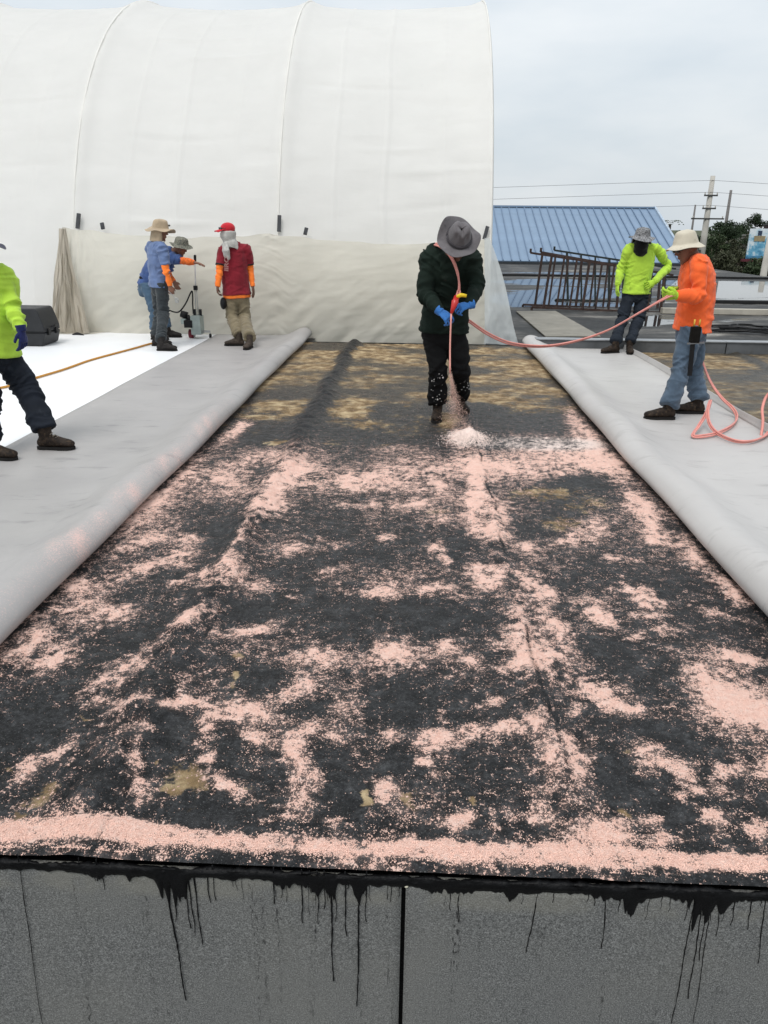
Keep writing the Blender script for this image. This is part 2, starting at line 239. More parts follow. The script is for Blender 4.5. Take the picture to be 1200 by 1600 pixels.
TAN = [(-0.691,1.967,0.051,0.003,0.024,-0.084,1),(-0.739,1.902,0.03,0.002,0.007,-0.023,0.8),(-0.818,2.038,0.009,0.021,0.013,-0.014,0.7),(-1.093,1.915,0.044,0.002,0.026,-0.058,0.8),(-1.133,1.808,0.029,0.002,0.008,-0.016,0.8),(-0.694,2.517,0.02,0.001,0.008,-0.035,0.7),(-0.657,2.733,0.021,0.001,0.006,-0.03,0.6),(-0.102,1.897,0.018,0.001,0.001,-0.02,0.9),(-0.503,1.947,0.028,0.002,0.003,-0.015,0.6),(-1.123,2.266,0.023,0.001,0.008,-0.019,0.6),(0.022,1.89,0.027,0.002,0,-0.025,0.7),(0.188,1.905,0.027,0.002,-0.001,-0.014,0.9),(0.632,1.856,0.023,0.001,-0.005,-0.021,0.7),(0.738,2.209,0.022,0.001,-0.007,-0.028,0.6),(0.719,1.644,0.014,0.001,-0.003,-0.009,0.6),(0.812,1.638,0.014,0.001,-0.002,-0.007,0.6),(-1.267,1.935,0.02,0.001,0.012,-0.023,0.7),(-1.132,1.869,0.039,0.002,0.013,-0.028,0.5),(-0.576,7.223,0.134,0.012,0.03,-0.383,1.1),(-0.058,7.495,0.139,0.012,0.003,-0.233,1),(-1.132,6.009,0.093,0.007,0.017,-0.098,0.8),(0.305,7.033,0.119,0.01,-0.007,-0.207,0.7),(-0.386,6.607,0.225,0.019,0.008,-0.139,0.7),(-0.666,6.046,0.13,0.01,0.011,-0.099,0.6),(1.168,7.723,0.26,0.023,-0.041,-0.307,0.8),(0.918,7.217,0.183,0.016,-0.024,-0.217,0.7),(0.292,6.663,0.079,0.007,-0.006,-0.188,0.9),(1.118,6.189,0.212,0.017,-0.019,-0.122,0.5),(-0.25,6.079,0.063,0.005,0.012,-0.279,0.4),(-1.312,10.469,0.345,0.037,0.067,-0.548,0.9),(-0.429,10.187,0.505,0.053,0.018,-0.415,0.7),(1.109,10.454,0.519,0.055,-0.052,-0.542,0.8),(1.351,9.076,0.379,0.037,-0.045,-0.331,0.7),(-1.552,8.794,0.293,0.028,0.054,-0.316,0.8),(-0.67,8.88,0.444,0.043,0.018,-0.241,0.6),(-0.071,8.549,0.286,0.027,0.002,-0.186,0.5),(0.824,8.205,0.275,0.025,-0.018,-0.206,0.6),(-1.564,8.053,0.169,0.016,0.031,-0.168,0.7),(1.387,8.326,0.279,0.026,-0.032,-0.211,0.6),(1.433,7.398,0.188,0.016,-0.039,-0.226,0.6),(-0.377,4.983,0.218,0.016,0.013,-0.167,0.5),(0.868,4.871,0.256,0.019,-0.02,-0.133,0.7),(1.156,4.641,0.164,0.012,-0.026,-0.121,0.6),(0.893,4.288,0.153,0.011,-0.018,-0.106,0.6),(0.217,4.458,0.158,0.011,-0.003,-0.091,0.5),(0.076,9.838,0.489,0.05,-0.002,-0.485,-0.6),(-1.778,9.648,0.239,0.024,0.05,-0.282,-0.3),(-0.357,8.522,0.498,0.047,0.013,-0.297,-0.4),(-1.401,7.901,0.398,0.036,0.044,-0.259,-0.5),(1.44,9.739,0.324,0.033,-0.032,-0.236,-0.4)]
BAND = [(-1.172,1.714,0.051),(-0.989,1.726,0.047),(-0.801,1.726,0.044),(-0.611,1.717,0.041),(-0.423,1.703,0.041),(-0.239,1.693,0.038),(-0.057,1.684,0.028),(0.014,1.697,0.031),(0.122,1.703,0.04),(0.301,1.694,0.04),(0.48,1.699,0.045),(0.658,1.704,0.04),(0.833,1.699,0.033),(1.01,1.704,0.035)]
WATER = [(4.347,24.066,2.55,0.419,-0.327,-1.887,1),(4.981,30.487,2.231,0.438,-0.295,-1.867,1),(2.958,22.153,0.72,0.112,-0.128,-1.002,0.8),(7.859,36.155,4.747,1.052,-0.33,-1.558,0.9),(11.074,28.354,1.415,0.255,-1.483,-3.91,1.3),(11.619,27.031,1.352,0.234,-1.481,-3.551,1.2),(5.384,17.799,0.586,0.077,-0.301,-1.046,1),(4.92,17.133,0.282,0.036,-0.166,-0.606,0.8),(7.159,18.033,0.597,0.079,-0.253,-0.666,0.6),(3.273,20.732,1.014,0.15,-0.106,-0.704,0.8),(9.545,31.383,1.038,0.204,-0.699,-2.363,0.8),(5.235,21.376,1.051,0.158,-0.175,-0.745,0.7),(5.231,26.735,1.308,0.232,-0.272,-1.442,0.9)]
FY, BY = 1.62, 11.62                     # front edge and back edge of the deck being coated
SEAM_L, SEAM_R = -.945, .48
def fields(x, y):
    w = np.stack([x * 7, y * 7, x * 0], 1); wx = fbm(w, 3, 3) * .035 + fbm(w * 5, 2, 7) * .008; wy = fbm(w + 50, 3, 9) * .05 + fbm(w * 5 + 9, 2, 8) * .01
    br = fbm(w * 2.2, 3, 15); br2 = fbm(w * 6, 2, 19)
    d = blobs(x + wx, y + wy, PINK); d = d * (1 + .65 * br + .55 * br2)
    reach = 1 / (1 + np.exp((y - (5.95 + .25 * fbm(np.stack([x * 3, y * 0, x * 0], 1), 2, 5))) * 9))     # how far the broadcast has got
    d = d + reach * (.17 + .34 * fbm(np.stack([x * 4.1, y * 2.6, x * 0], 1), 4, 21) + .20 * br2 + .16 * br)
    bx = [b[0] for b in BAND]; by = np.interp(x, bx, [b[1] for b in BAND]); bh = np.interp(x, bx, [b[2] for b in BAND])
    d = d + 1.0 * (1 + .5 * br2 + .45 * br) * np.exp(-(((y + wy * .35 - by) / (bh * 1.02)) ** 4))
    far = 1 / (1 + np.exp(-(y - 6.6) * 3.0))
    st = fbm(np.stack([x * 1.5, y * 1.9, x * 0], 1), 4, 31); st2 = fbm(np.stack([x * 6, y * 6, x * 0], 1), 3, 35)
    tb = blobs(x + wx * 1.6, y + wy * 2.0, TAN); t = tb * np.where(y > 6, .7, 1.35) * (1 + .5 * br) + far * (.30 + 1.35 * st + .45 * st2) + .06 * st2
    t = t + .65 / (1 + np.exp(-(y - 9.3) * 2.0)) * np.clip(.5 + st, 0, 1)
    sl = np.exp(-((x - SEAM_L + .02 * np.sin(y * 3.1) + wx * .6) / .095) ** 2); sr = np.exp(-((x - SEAM_R + .015 * np.sin(y * 2.3)) / .05) ** 2)
    t = t - 1.6 * sl * far - .35 * sr * far
    q = np.stack([x * 0, y * 3.0, x * 0], 1); ck = np.exp(-((x - SEAM_R - .030 - .012 * vn(q * 4, 63) - .02 * vn(q, 64)) / .0075) ** 2) * np.clip(.5 + 2.2 * vn(q * 1.7 + 7, 65), 0, 1)
    for o_ in (-.085, .09): ck = ck + .8 * np.exp(-((x - SEAM_L - o_ - .012 * vn(q * 4 + o_ * 99, 66) - .02 * vn(q + o_ * 50, 67)) / .007) ** 2) * np.clip(.2 + 2.0 * vn(q * 1.9 + o_ * 70, 68), 0, .8)
    qx = np.stack([x * 3.0, x * 0, x * 0], 1); ck = ck + .8 * np.exp(-((y - 1.80 - .012 * vn(qx * 4, 69) - .02 * vn(qx, 70)) / .0045) ** 2) * np.clip(.3 + 2 * vn(qx * 1.5, 71), 0, 1)
    ck = np.clip(ck * (.55 + .9 * br2), 0, 1); d = d - .75 * ck
    return d, t, sl, sr, np.clip(ck, 0, 1)
def deck_height(x, y, d, sl, sr, ck):
    p = np.stack([x, y, x * 0], 1)
    h = .004 * fbm(p * 3, 3, 41) + .006 * fbm(p * 17, 4, 43) * (1 + .6 * sl)
    h = h + .045 * sl * (1 + .7 * fbm(p * [6, 14, 1], 3, 47)) + .018 * sr * (1 + .6 * fbm(p * [8, 10, 1], 3, 48))
    h = h - .012 * ck + .004 * fbm(p * 9, 3, 49)
    h = h * (.25 + .75 * np.clip((y - FY) / .30, 0, 1))
    g = np.clip(d - .35, 0, 1.1)
    h = h + g * (.004 + .0045 * np.clip(fbm(p * 75, 2, 51) + .3, 0, 1))
    pile = np.exp(-(((x - .44) / .10) ** 2 + ((y - 6.22) / .16) ** 2)); h = h + .06 * pile
    lap = .006 * (np.sin(y * 1.0) * 0 + (vn(np.stack([x * .6, y * .9, x * 0], 1), 61) > .1)); h = h + lap * .4
    e = np.clip((y - FY) / .10, 0, 1); h = h + .010 * np.exp(-((y - FY - .03) / .03) ** 2)
    return h
# --- deck material
t = NT('tar_deck_with_pink_granules')
at_p, at_t = t.attr('pink'), t.attr('tan')
c1 = t.noise(95, 3, .7); c2 = t.noise(26, 3, .6); c3 = t.noise(260, 2, .6)
grain = t.math('ADD', t.math('ADD', t.math('MULTIPLY', c1, .9), t.math('MULTIPLY', c2, .55)), t.math('MULTIPLY', c3, .55))   # around 1.0
g2 = t.math('ADD', at_p, t.math('MULTIPLY', t.math('SUBTRACT', grain, 1.0), 3.4))
pm = t.step(g2, .50, .72)
streak = t.noise(8, 6, .68, t.coord((.8, 1.1, 1)), .5)
g3 = t.math('ADD', at_t, t.math('MULTIPLY', t.math('SUBTRACT', streak, .5), 1.5)); g3 = t.math('ADD', g3, t.math('MULTIPLY', t.math('SUBTRACT', c2, .5), 1.1)); g3 = t.math('ADD', g3, t.math('MULTIPLY', t.math('SUBTRACT', c1, .5), .9))
fr_ = t.attr('far'); tm = t.mix(fr_, t.step(g3, .36, .84), t.math('MULTIPLY', t.step(t.math('ADD', at_t, t.math('MULTIPLY', t.math('SUBTRACT', streak, .5), 1.2)), -.05, 1.25), .95))
tarc = t.ramp(t.math('ADD', t.math('MULTIPLY', t.noise(11, 5, .65), .5), t.math('MULTIPLY', t.noise(48, 5, .75), .5)), [(.36, (.0025, .0027, .003)), (.47, (.010, .0105, .0115)), (.56, (.032, .033, .035)), (.66, (.085, .087, .09))])
tarc = t.mix(t.math('MULTIPLY', t.step(t.noise(170, 3, .7), .60, .66), .55), tarc, (.19, .19, .19))
tanc = t.ramp(t.noise(7, 5, .6), [(.30, (.085, .055, .028)), (.48, (.26, .175, .088)), (.70, (.60, .47, .285))])
pinkc = t.ramp(t.noise(34, 4, .7), [(.25, (.84, .51, .41)), (.55, (.90, .61, .51)), (.8, (.92, .71, .62))])
fresh = t.step(t.attr('fresh'), .2, .8); pinkc = t.mix(fresh, pinkc, (.86, .71, .64))
brownish = t.mix(t.math('MULTIPLY', t.attr('far'), .75), tarc, t.ramp(streak, [(.3, (.030, .025, .018)), (.7, (.10, .082, .056))]))
base = t.mix(tm, brownish, tanc); base = t.mix(t.math('MULTIPLY', t.step(t.math('ADD', at_p, t.math('MULTIPLY', t.math('SUBTRACT', c2, .5), .8)), .12, .95), .30), base, t.mix(.35, pinkc, (.30, .28, .28))); base = t.mix(pm, base, pinkc); base = t.mix(t.math('MULTIPLY', t.attr('crack'), .7), base, (.006, .006, .007))
rough = t.math('ADD', t.math('MULTIPLY', t.math('MAXIMUM', pm, tm), .4), t.math('ADD', t.math('MULTIPLY', t.noise(20, 3), .40), .22), True)
t.set(Base_Color=base, Roughness=rough, Specular_IOR_Level=.25)
hh = t.math('ADD', t.math('MULTIPLY', pm, t.math('ADD', t.math('MULTIPLY', c3, .6), .5)), t.math('MULTIPLY', t.noise(60, 6, .78), 1.3))
t.bump(hh, 1.0, .010)
DECK = t.m
ys = [FY]; dy = .0068
while ys[-1] < BY: ys.append(ys[-1] + dy); dy = min(.030, dy * 1.0045)
ys = np.array(ys); xs = np.linspace(-1.95, 1.85, 440)
XX, YY = np.meshgrid(xs, ys); d, tn, sl_, sr_, ck_ = fields(XX.ravel(), YY.ravel())
fresh = np.exp(-(((XX.ravel() - .85) / .75) ** 4 + ((YY.ravel() - 6.12) / .24) ** 2)) / (1 + np.exp(-(XX.ravel() - .30) * 30)); far = 1 / (1 + np.exp(-(YY.ravel() - 7.8) * 2.0)) * (1 - .8 * sl_)
H = deck_height(XX.ravel(), YY.ravel(), d, sl_, sr_, ck_)
deck = grid('roof_deck', xs, ys, H, DECK, None, dict(pink=d, tan=tn, fresh=fresh, far=far, crack=np.maximum(ck_, .9 * np.clip(sl_ * 1.6 - .35 + .5 * vn(np.stack([XX.ravel() * 30, YY.ravel() * 12, XX.ravel() * 0], 1), 77), 0, 1) * np.clip(YY.ravel() - 5.2, 0, 1)))); tag(deck, 'dark tar roof deck strip broadcast with pink granules', None, None, 'structure')
# old weathered roof beside and under the sheets
xs2 = np.linspace(1.6, 9.5, 200); ys2 = np.linspace(FY, 11.3, 240); X2, Y2 = np.meshgrid(xs2, ys2); x2, y2 = X2.ravel(), Y2.ravel()
p2 = np.stack([x2 * 1.0, y2 * 3.0, x2 * 0], 1); t2 = .30 + .75 * fbm(p2, 4, 131) + .3 * fbm(p2 * 4, 3, 135) - 1.2 * np.exp(-((x2 - 4.55 - .02 * np.sin(y2 * 3)) / .09) ** 2) + .35 * (y2 > 10)
H2 = -.014 + .006 * fbm(np.stack([x2 * 4, y2 * 4, x2 * 0], 1), 3, 5) + .03 * np.exp(-((x2 - 4.55 - .02 * np.sin(y2 * 3)) / .07) ** 2)
o = grid('old_roof', xs2, ys2, H2, DECK, None, dict(pink=x2 * 0 - 3, tan=t2, fresh=x2 * 0, far=x2 * 0 + .9, crack=x2 * 0)); tag(o, 'weathered brown and black roof surface beyond the turned-up lip', None, None, 'structure')
o = grid('old_roof', np.linspace(-14, -1.6, 20), np.linspace(FY, 12.9, 20), lambda x, y: x * 0 - .02, DECK, None, None); tag(o, 'old roof surface under the white membrane', None, None, 'structure')
# ---- front upstand wall
def wall_mat():
    t = NT('mineral_cap_sheet'); sp = t.noise(240, 3, .78); s2 = t.noise(75, 3, .7); big = t.noise(2.2, 4)
    c = t.ramp(sp, [(.33, (.055, .056, .056)), (.50, (.150, .152, .149)), (.67, (.33, .332, .325))])
    c = t.mix(t.math('MULTIPLY', t.step(s2, .45, .7), .35), c, (.055, .056, .056))
    c = t.mix(t.step(big, .35, .75), c, t.mix(.35, c, (.21, .205, .185)))
    dr = t.step(t.noise(22, 4, .6, t.coord((1, 1, .05))), .54, .70); dk = t.step(t.noise(140, 3, .7, t.coord((1, 1, .25))), .50, .62)
    c = t.mix(t.math('MULTIPLY', t.math('MULTIPLY', dr, dk), .85), c, (.008, .008, .009))
    z = t.n('ShaderNodeSeparateXYZ'); t.l(t.tc.outputs['Object'], z.inputs[0])
    edge = t.math('MULTIPLY', t.step(z.outputs[2], -.13, -.09), t.step(t.noise(7, 4), .35, .6)); c = t.mix(t.math('MULTIPLY', edge, .4), c, (.26, .25, .21))
    t.set(Base_Color=c, Roughness=.85, Specular_IOR_Level=.25); t.bump(t.math('ADD', sp, s2), .9, .003); return t.m
CAP = wall_mat(); TAR = basic('fresh_tar', (.0035, .0035, .004), .5, .3, 20, .5, 70, .008, spec=.15)
wall = thing('upstand_wall', 'grey mineral-faced upstand wall streaked with black tar drips below the deck edge', 'wall', (0, FY, -1.6))
core = MB().box((0, FY + .12, -.83), (6, .098, .80)).build('wall_core', TAR, wall)
for a, b, zz in ((-6, -3.97, 0), (-3.964, -1.928, .002), (-1.922, (-0,1.615,-0.196)[0] - .006, 0), ((-0,1.615,-0.196)[0] + .006, 3.1, .003), (3.112, 6, 0)):
    xs_ = np.linspace(a, b, max(4, int((b - a) / .03))); zs_ = np.linspace(-1.6, -.028, 54)
    A, B_ = np.meshgrid(xs_, zs_); aa, bb = A.ravel(), B_.ravel(); q = np.stack([aa * 2, bb * 2, aa * 0 + 3], 1)
    yy = FY - .006 - zz + .004 * fbm(q, 3, 71); co = np.stack([aa, yy, bb], 1); nx, ny = len(xs_), len(zs_); i = np.arange(nx * ny).reshape(ny, nx)
    co2 = co.copy(); co2[:, 1] = FY + .018; co = np.concatenate([co, co2]); off = nx * ny
    qq = np.stack([i[:-1, :-1], i[:-1, 1:], i[1:, 1:], i[1:, :-1]], -1).reshape(-1, 4)
    rim = np.concatenate([i[0, :], i[1:, -1], i[-1, -2::-1], i[-2:0:-1, 0]]); rim2 = np.roll(rim, -1)
    qq = np.concatenate([qq, np.stack([rim2, rim, rim + off, rim2 + off], 1)]); qmesh('cap_sheet', co, qq, CAP, wall)
# tar bead and ragged tar skirt along the edge
PATCH = [((-0.648,1.61,0.006)[0], .030, .075), ((-0.61,1.61,0.008)[0], .02, .03), ((-0.759,1.61,-0)[0], .02, .012), ((-0.234,1.61,0.005)[0], .05, .022), ((-0.199,1.61,0.007)[0], .012, .045), ((-0.122,1.61,0.011)[0], .014, .045), ((-0.334,1.61,0.004)[0], .02, .018), ((0.119,1.61,0.002)[0], .06, .016), ((0.288,1.61,0)[0], .02, .022), ((0.796,1.61,-0.016)[0], .036, .060), ((0.618,1.61,-0.015)[0], .03, .032), ((0.855,1.61,-0.013)[0], .06, .02), ((0.533,1.61,-0.016)[0], .04, .012), ((-0.847,1.61,0.013)[0], .03, .01)]
xk = np.arange(-2.2, 2.2, .004); q = np.stack([xk * 60, xk * 0, xk * 0], 1)
ln = .010 + .007 * fbm(q * .3, 3, 81) + .008 * np.clip(vn(q, 83), 0, 1)
for cx, w, dp in PATCH: ln = ln + 1.25 * dp * np.exp(-((xk - cx) / w) ** 2) * (1 + .75 * vn(q * 1.6, 85) + .4 * vn(q * 4, 86))
ln = np.clip(ln, .003, .2); co = []; rows = 7
for r in range(rows):
    u = r / (rows - 1); th = .007 * (1 - u) + .0025
    co.append(np.stack([xk, np.full_like(xk, FY - .0125) - th * np.sin(math.pi * min(1, u * .8 + .1)) - .004 * vn(q * .5 + r, 87) * (1 - u), -.006 - (ln + .018) * u], 1))
co.append(np.stack([xk, np.full_like(xk, FY + .004), -.024 - ln], 1))
co = np.concatenate(co); n_ = len(xk); i = np.arange(n_ * (rows + 1)).reshape(rows + 1, n_)
qmesh('tar_skirt', co, np.stack([i[:-1, :-1], i[1:, :-1], i[1:, 1:], i[:-1, 1:]], -1).reshape(-1, 4), TAR, wall)
xk = np.arange(-2.2, 2.2, .006); V = []; F_ = []; nn = 10
q = np.stack([xk * 22, xk * 0, xk * 0], 1); rr = .009 + .007 * fbm(q, 3, 91) + .004 * fbm(q * 4, 2, 92); oy = .006 * fbm(q * .6 + 9, 3, 93); oz = .007 * fbm(q * .5 + 19, 3, 95)
for k in range(nn):
    a = 2 * math.pi * k / nn; V.append(np.stack([xk, FY - .004 + oy + rr * 1.1 * math.cos(a), -.016 + oz + rr * .85 * math.sin(a)], 1))
co = np.concatenate(V); i = np.arange(len(xk) * nn).reshape(nn, len(xk)); i = np.concatenate([i, i[:1]])
qmesh('tar_bead', co, np.stack([i[:-1, :-1], i[:-1, 1:], i[1:, 1:], i[1:, :-1]], -1).reshape(-1, 4), TAR, wall)
DR = [((-0.66,1.61,-0.045), (-0.638,1.61,-0.514), 2.6), ((-0.609,1.61,-0.038), (-0.602,1.61,-0.226), 1.8), ((-0.595,1.61,-0.042), (-0.59,1.61,-0.255), 1.6), ((-0.578,1.61,-0.032), (-0.574,1.61,-0.286), 2.0), ((-0.542,1.61,-0), (-0.54,1.61,-0.127), 1.5), ((-0.524,1.61,0.008), (-0.525,1.61,-0.117), 1.4), ((-0.639,1.61,-0.058), (-0.641,1.61,-0.204), 1.8),
 ((-0.847,1.61,0.013), (-0.851,1.61,-0.065), 1.8), ((-0.896,1.61,0.015), (-0.899,1.61,-0.035), 1.4), ((-1.065,1.61,0.017), (-1.095,1.61,-0.648), 1.2), ((-0.356,1.61,0.01), (-0.36,1.61,-0.121), 1.6), ((-0.334,1.61,0.009), (-0.337,1.61,-0.097), 1.5), ((-0.279,1.61,0.007), (-0.281,1.61,-0.188), 1.7), ((-0.236,1.61,0.005), (-0.236,1.61,-0.188), 1.6), ((-0.257,1.61,0.004), (-0.255,1.61,-0.076), 1.2),
 ((-0.199,1.61,-0.027), (-0.199,1.61,-0.406), 2.3), ((-0.16,1.61,0.005), (-0.159,1.61,-0.229), 1.8), ((-0.122,1.61,-0.016), (-0.127,1.61,-0.505), 2.4), ((-0.101,1.61,0.008), (-0.104,1.61,-0.173), 1.7), ((-0.218,1.61,0.006), (-0.217,1.61,-0.132), 1.4), ((-0.187,1.61,0.003), (-0.187,1.61,-0.177), 1.2),
 ((0.055,1.61,-0.006), (0.055,1.61,-0.051), 1.3), ((0.126,1.61,-0.009), (0.129,1.61,-0.116), 1.7), ((0.149,1.61,-0.008), (0.154,1.61,-0.157), 1.8), ((0.185,1.61,-0.006), (0.186,1.61,-0.053), 1.5), ((0.163,1.61,-0.007), (0.164,1.61,-0.064), 1.2), ((0.323,1.61,-0.009), (0.325,1.61,-0.082), 1.6), ((0.366,1.61,-0.011), (0.35,1.61,-0.261), 1.7), ((0.409,1.61,-0.013), (0.406,1.61,-0.073), 1.3),
 ((0.546,1.61,-0.015), (0.558,1.61,-0.233), 1.6), ((0.5,1.61,-0.017), (0.5,1.61,-0.063), 1.3), ((0.588,1.61,-0.021), (0.586,1.61,-0.097), 1.3), ((0.696,1.61,-0.024), (0.698,1.61,-0.079), 1.3), ((0.783,1.61,-0.04), (0.789,1.61,-0.511), 1.6), ((0.806,1.61,-0.045), (0.82,1.61,-0.41), 1.8), ((0.817,1.61,-0.045), (0.828,1.61,-0.26), 1.5), ((0.828,1.61,-0.037), (0.85,1.61,-0.507), 1.2), ((0.852,1.61,-0.029), (0.862,1.61,-0.167), 1.5), ((0.891,1.61,-0.029), (0.894,1.61,-0.127), 1.4), ((0.933,1.61,-0.027), (0.94,1.61,-0.139), 1.5), ((0.968,1.61,-0.025), (0.99,1.61,-0.262), 1.5)]
rd_ = random.Random(12)
for k in range(46):
    xx_ = rd_.uniform(-1.25, 1.15) if k % 2 else rd_.choice(PATCH)[0] + rd_.gauss(0, .03); DR.append(((xx_, FY, -.03), (xx_ + rd_.uniform(-.003, .003), FY, -.045 - abs(rd_.gauss(0, .045))), rd_.uniform(.6, 1.3)))
for a, b, r in DR:
    a, b = Vector(a), Vector(b); n = max(4, int((a - b).length / .015)); pts = []; w = random.uniform(0, 9)
    for k in range(n + 1):
        u = k / n; pts.append(a.lerp(b, u) + Vector((.0022 * math.sin(w + u * 9) * u + random.uniform(-.0009, .0009), 0, 0)))
    pts = [Vector((p.x, FY - .0105, p.z)) for p in pts]; rs = [r * .00135 * random.uniform(.55, 1.1) * (1 - .35 * k / n) for k in range(n + 1)]; rs[-1] *= 1.2
    MB().tube(pts, rs, 6).build('tar_drip', TAR, wall, True)
MB().add(*ellipsoid((0.007,1.608,-0.034), ((.006, 0, 0), (0, .005, 0), (0, 0, .0065)))).build('stone_chip', basic('pale_stone', (.6, .57, .45), .8), wall, True)
# the lower roof the photographer stands on
o = MB().box((0, -2, -1.66), (9, 3.75, .06)).build('lower_roof', CAP); tag(o, 'grey mineral roof below the upstand wall', None, None, 'structure')
# ---- wet roof behind and the land beyond
t = NT('wet_old_roof'); w = t.attr('water'); n1 = t.noise(.8, 7, .68, t.coord((.55, 1.15, 1)), .4); n2 = t.noise(9, 4, .6)
wm = t.step(t.math('ADD', w, t.math('MULTIPLY', t.math('SUBTRACT', n1, .5), 2.2)), .48, .56)
c = t.ramp(n1, [(.36, (.008, .008, .008)), (.49, (.026, .025, .023)), (.56, (.075, .070, .063)), (.62, (.22, .205, .18)), (.72, (.36, .34, .30))]); c = t.mix(t.math('MULTIPLY', t.step(n2, .5, .7), .5), c, (.03, .029, .027))
c = t.mix(wm, c, (.012, .013, .014)); t.set(Base_Color=c, Roughness=t.math('ADD', t.math('MULTIPLY', wm, -.60), t.math('ADD', t.math('MULTIPLY', n2, .25), .5), True), Specular_IOR_Level=t.math('ADD', t.math('MULTIPLY', wm, .7), .3))
bp = t.n('ShaderNodeBump'); bp.inputs['Distance'].default_value = .01; t.l(n2, bp.inputs['Height']); t.l(t.math('MULTIPLY', t.math('SUBTRACT', 1.0, wm), .5), bp.inputs['Strength']); t.l(bp.outputs[0], t.b.inputs['Normal'])
WET = t.m
xw = np.linspace(-30, 60, 260); yw = np.concatenate([np.arange(11.64, 30, .12), np.arange(30, 62, .5)]); XW, YW = np.meshgrid(xw, yw); xr, yr = XW.ravel(), YW.ravel()
wt = blobs(xr, yr, WATER)
o = grid('flat_roof', xw, yw, lambda x, y: x * 0 - .25, WET, None, dict(water=wt))
bm = bmesh.new(); bm.from_mesh(o.data); bmesh.ops.delete(bm, geom=[v for v in bm.verts if v.co.x > 15.4 and v.co.y > 36.2], context='VERTS'); bm.to_mesh(o.data); bm.free(); tag(o, 'wet dark flat roof with puddles behind the deck', None, None, 'structure')
JNT = basic('black_joint_felt', (.012, .012, .012), .7, .4, 6, .4, 30)
for y_, x0_, x1_, lb in ((22.3, 8.0, 30.0, 'low black expansion joint across the wet roof behind the orange worker'), (33.8, 1.5, 15.2, 'far low black kerb across the wet roof in front of the blue-roofed hall')):
    o = MB().box(((x0_ + x1_) / 2, y_, -.215), ((x1_ - x0_) / 2, .11, .05), rz=random.uniform(-.006, .006), bev=.02).build('expansion_joint', JNT); tag(o, lb, 'roof joint', 'roof joints')
curb = thing('roof_curb', 'low grey metal-capped curb along the back of the old roof', 'curb', (5.5, 11.4, -.2))
GREYM = basic('grey_flashing', (.10, .105, .11), .55, .3, 3, .1, 30, dirt=(.05, .045, .04))
for k in range(5):
    a = 1.72 + k * 2.7; MB().box((a + 1.345, 11.40, -.03), (1.343, .09, .17), bev=.008).build('curb_block', GREYM, curb)
    MB().box((a + 1.345, 11.40, .148), (1.347, .105, .006)).build('cap_strip', basic('cap_metal', (.32, .33, .34), .4, .3, 5, metal=.5), curb)
MB().box((-.05, 11.69, -.13), (1.76, .045, .135), bev=.01).build('deck_edge', TAR); tag(bpy.data.objects['deck_edge'], 'dark tarred timber edge along the back of the deck', 'edge board')
o = grid('ground', np.linspace(-3000, 3000, 60), np.linspace(-300, 5000, 60), lambda x, y: x * 0 - 4.2, basic('scrub_ground', (.06, .07, .035), .95, .5, .05, 0)); tag(o, 'scrubby ground beyond the roofs', None, None, 'structure')
o = MB().box((15, 23.95, -2.3), (44.8, 12.2, 1.9)).box((-7.4, 49, -2.3), (22.5, 12.8, 1.9)).build('building_block', basic('plain_wall', (.3, .29, .27), .9, .2, 1)); tag(o, 'building block carrying the wet flat roof', None, None, 'structure')
# ---- white laid membrane and the two folded sheets
t = NT('white_membrane'); n = t.noise(1.2, 4); s = t.step(t.noise(5, 6, .7, t.coord((1.2, .5, 1))), .66, .8)
c = t.ramp(n, [(.3, (.80, .81, .82)), (.7, (.86, .865, .87))]); c = t.mix(t.math('MULTIPLY', s, .22), c, (.45, .43, .40)); t.set(Base_Color=c, Roughness=.38, Specular_IOR_Level=.4); WHITE = t.m
t = NT('grey_sheet_back'); n = t.noise(1.6, 5, .6); sm = t.noise(3.2, 6, .68, t.coord((.8, 2.6, 1))); s = t.step(sm, .54, .74); s2 = t.step(t.noise(45, 3, .6), .74, .78)
c = t.ramp(n, [(.3, (.315, .302, .296)), (.7, (.372, .357, .347))]); c = t.mix(t.math('MULTIPLY', s, .55), c, (.15, .146, .15)); c = t.mix(t.math('MULTIPLY', s2, .7), c, (.09, .085, .08))
pk = t.attr('pink'); ps = t.step(t.math('ADD', pk, t.math('MULTIPLY', t.math('SUBTRACT', t.noise(110, 4, .85), .5), 4.5)), .35, 1.5); c = t.mix(t.math('MULTIPLY', ps, .62), c, (.80, .50, .43))
t.set(Base_Color=c, Roughness=.5, Specular_IOR_Level=.35); t.bump(t.noise(7, 4), .12, .02); GREY = t.m
t = NT('pale_sheet_back'); n = t.noise(1.4, 5, .6); s = t.step(t.noise(4, 6, .68, t.coord((.7, 2.4, 1))), .53, .72); s2 = t.step(t.noise(40, 3, .6), .74, .78)
c = t.ramp(n, [(.3, (.415, .398, .385)), (.7, (.47, .452, .435))]); c = t.mix(t.math('MULTIPLY', s, .45), c, (.25, .235, .225)); c = t.mix(t.math('MULTIPLY', s2, .6), c, (.1, .09, .085))
t.set(Base_Color=c, Roughness=.5, Specular_IOR_Level=.35); t.bump(t.noise(7, 4), .12, .02); PALE = t.m
xm = np.linspace(-14, -2.95, 140); ym = np.linspace(1.7, 12.75, 140)
def zm(x, y):
    p = np.stack([x * .9, y * .9, x * 0], 1); z = .012 + .007 * np.clip(fbm(p, 3, 101), 0, 1) + .006 * np.exp(-((x + 6.2) / .03) ** 2)
    return np.where(x > -3.4, .011, z)
o = grid('white_membrane', xm, ym, zm, WHITE); tag(o, 'bright white roofing membrane laid flat on the left of the roof', 'membrane')
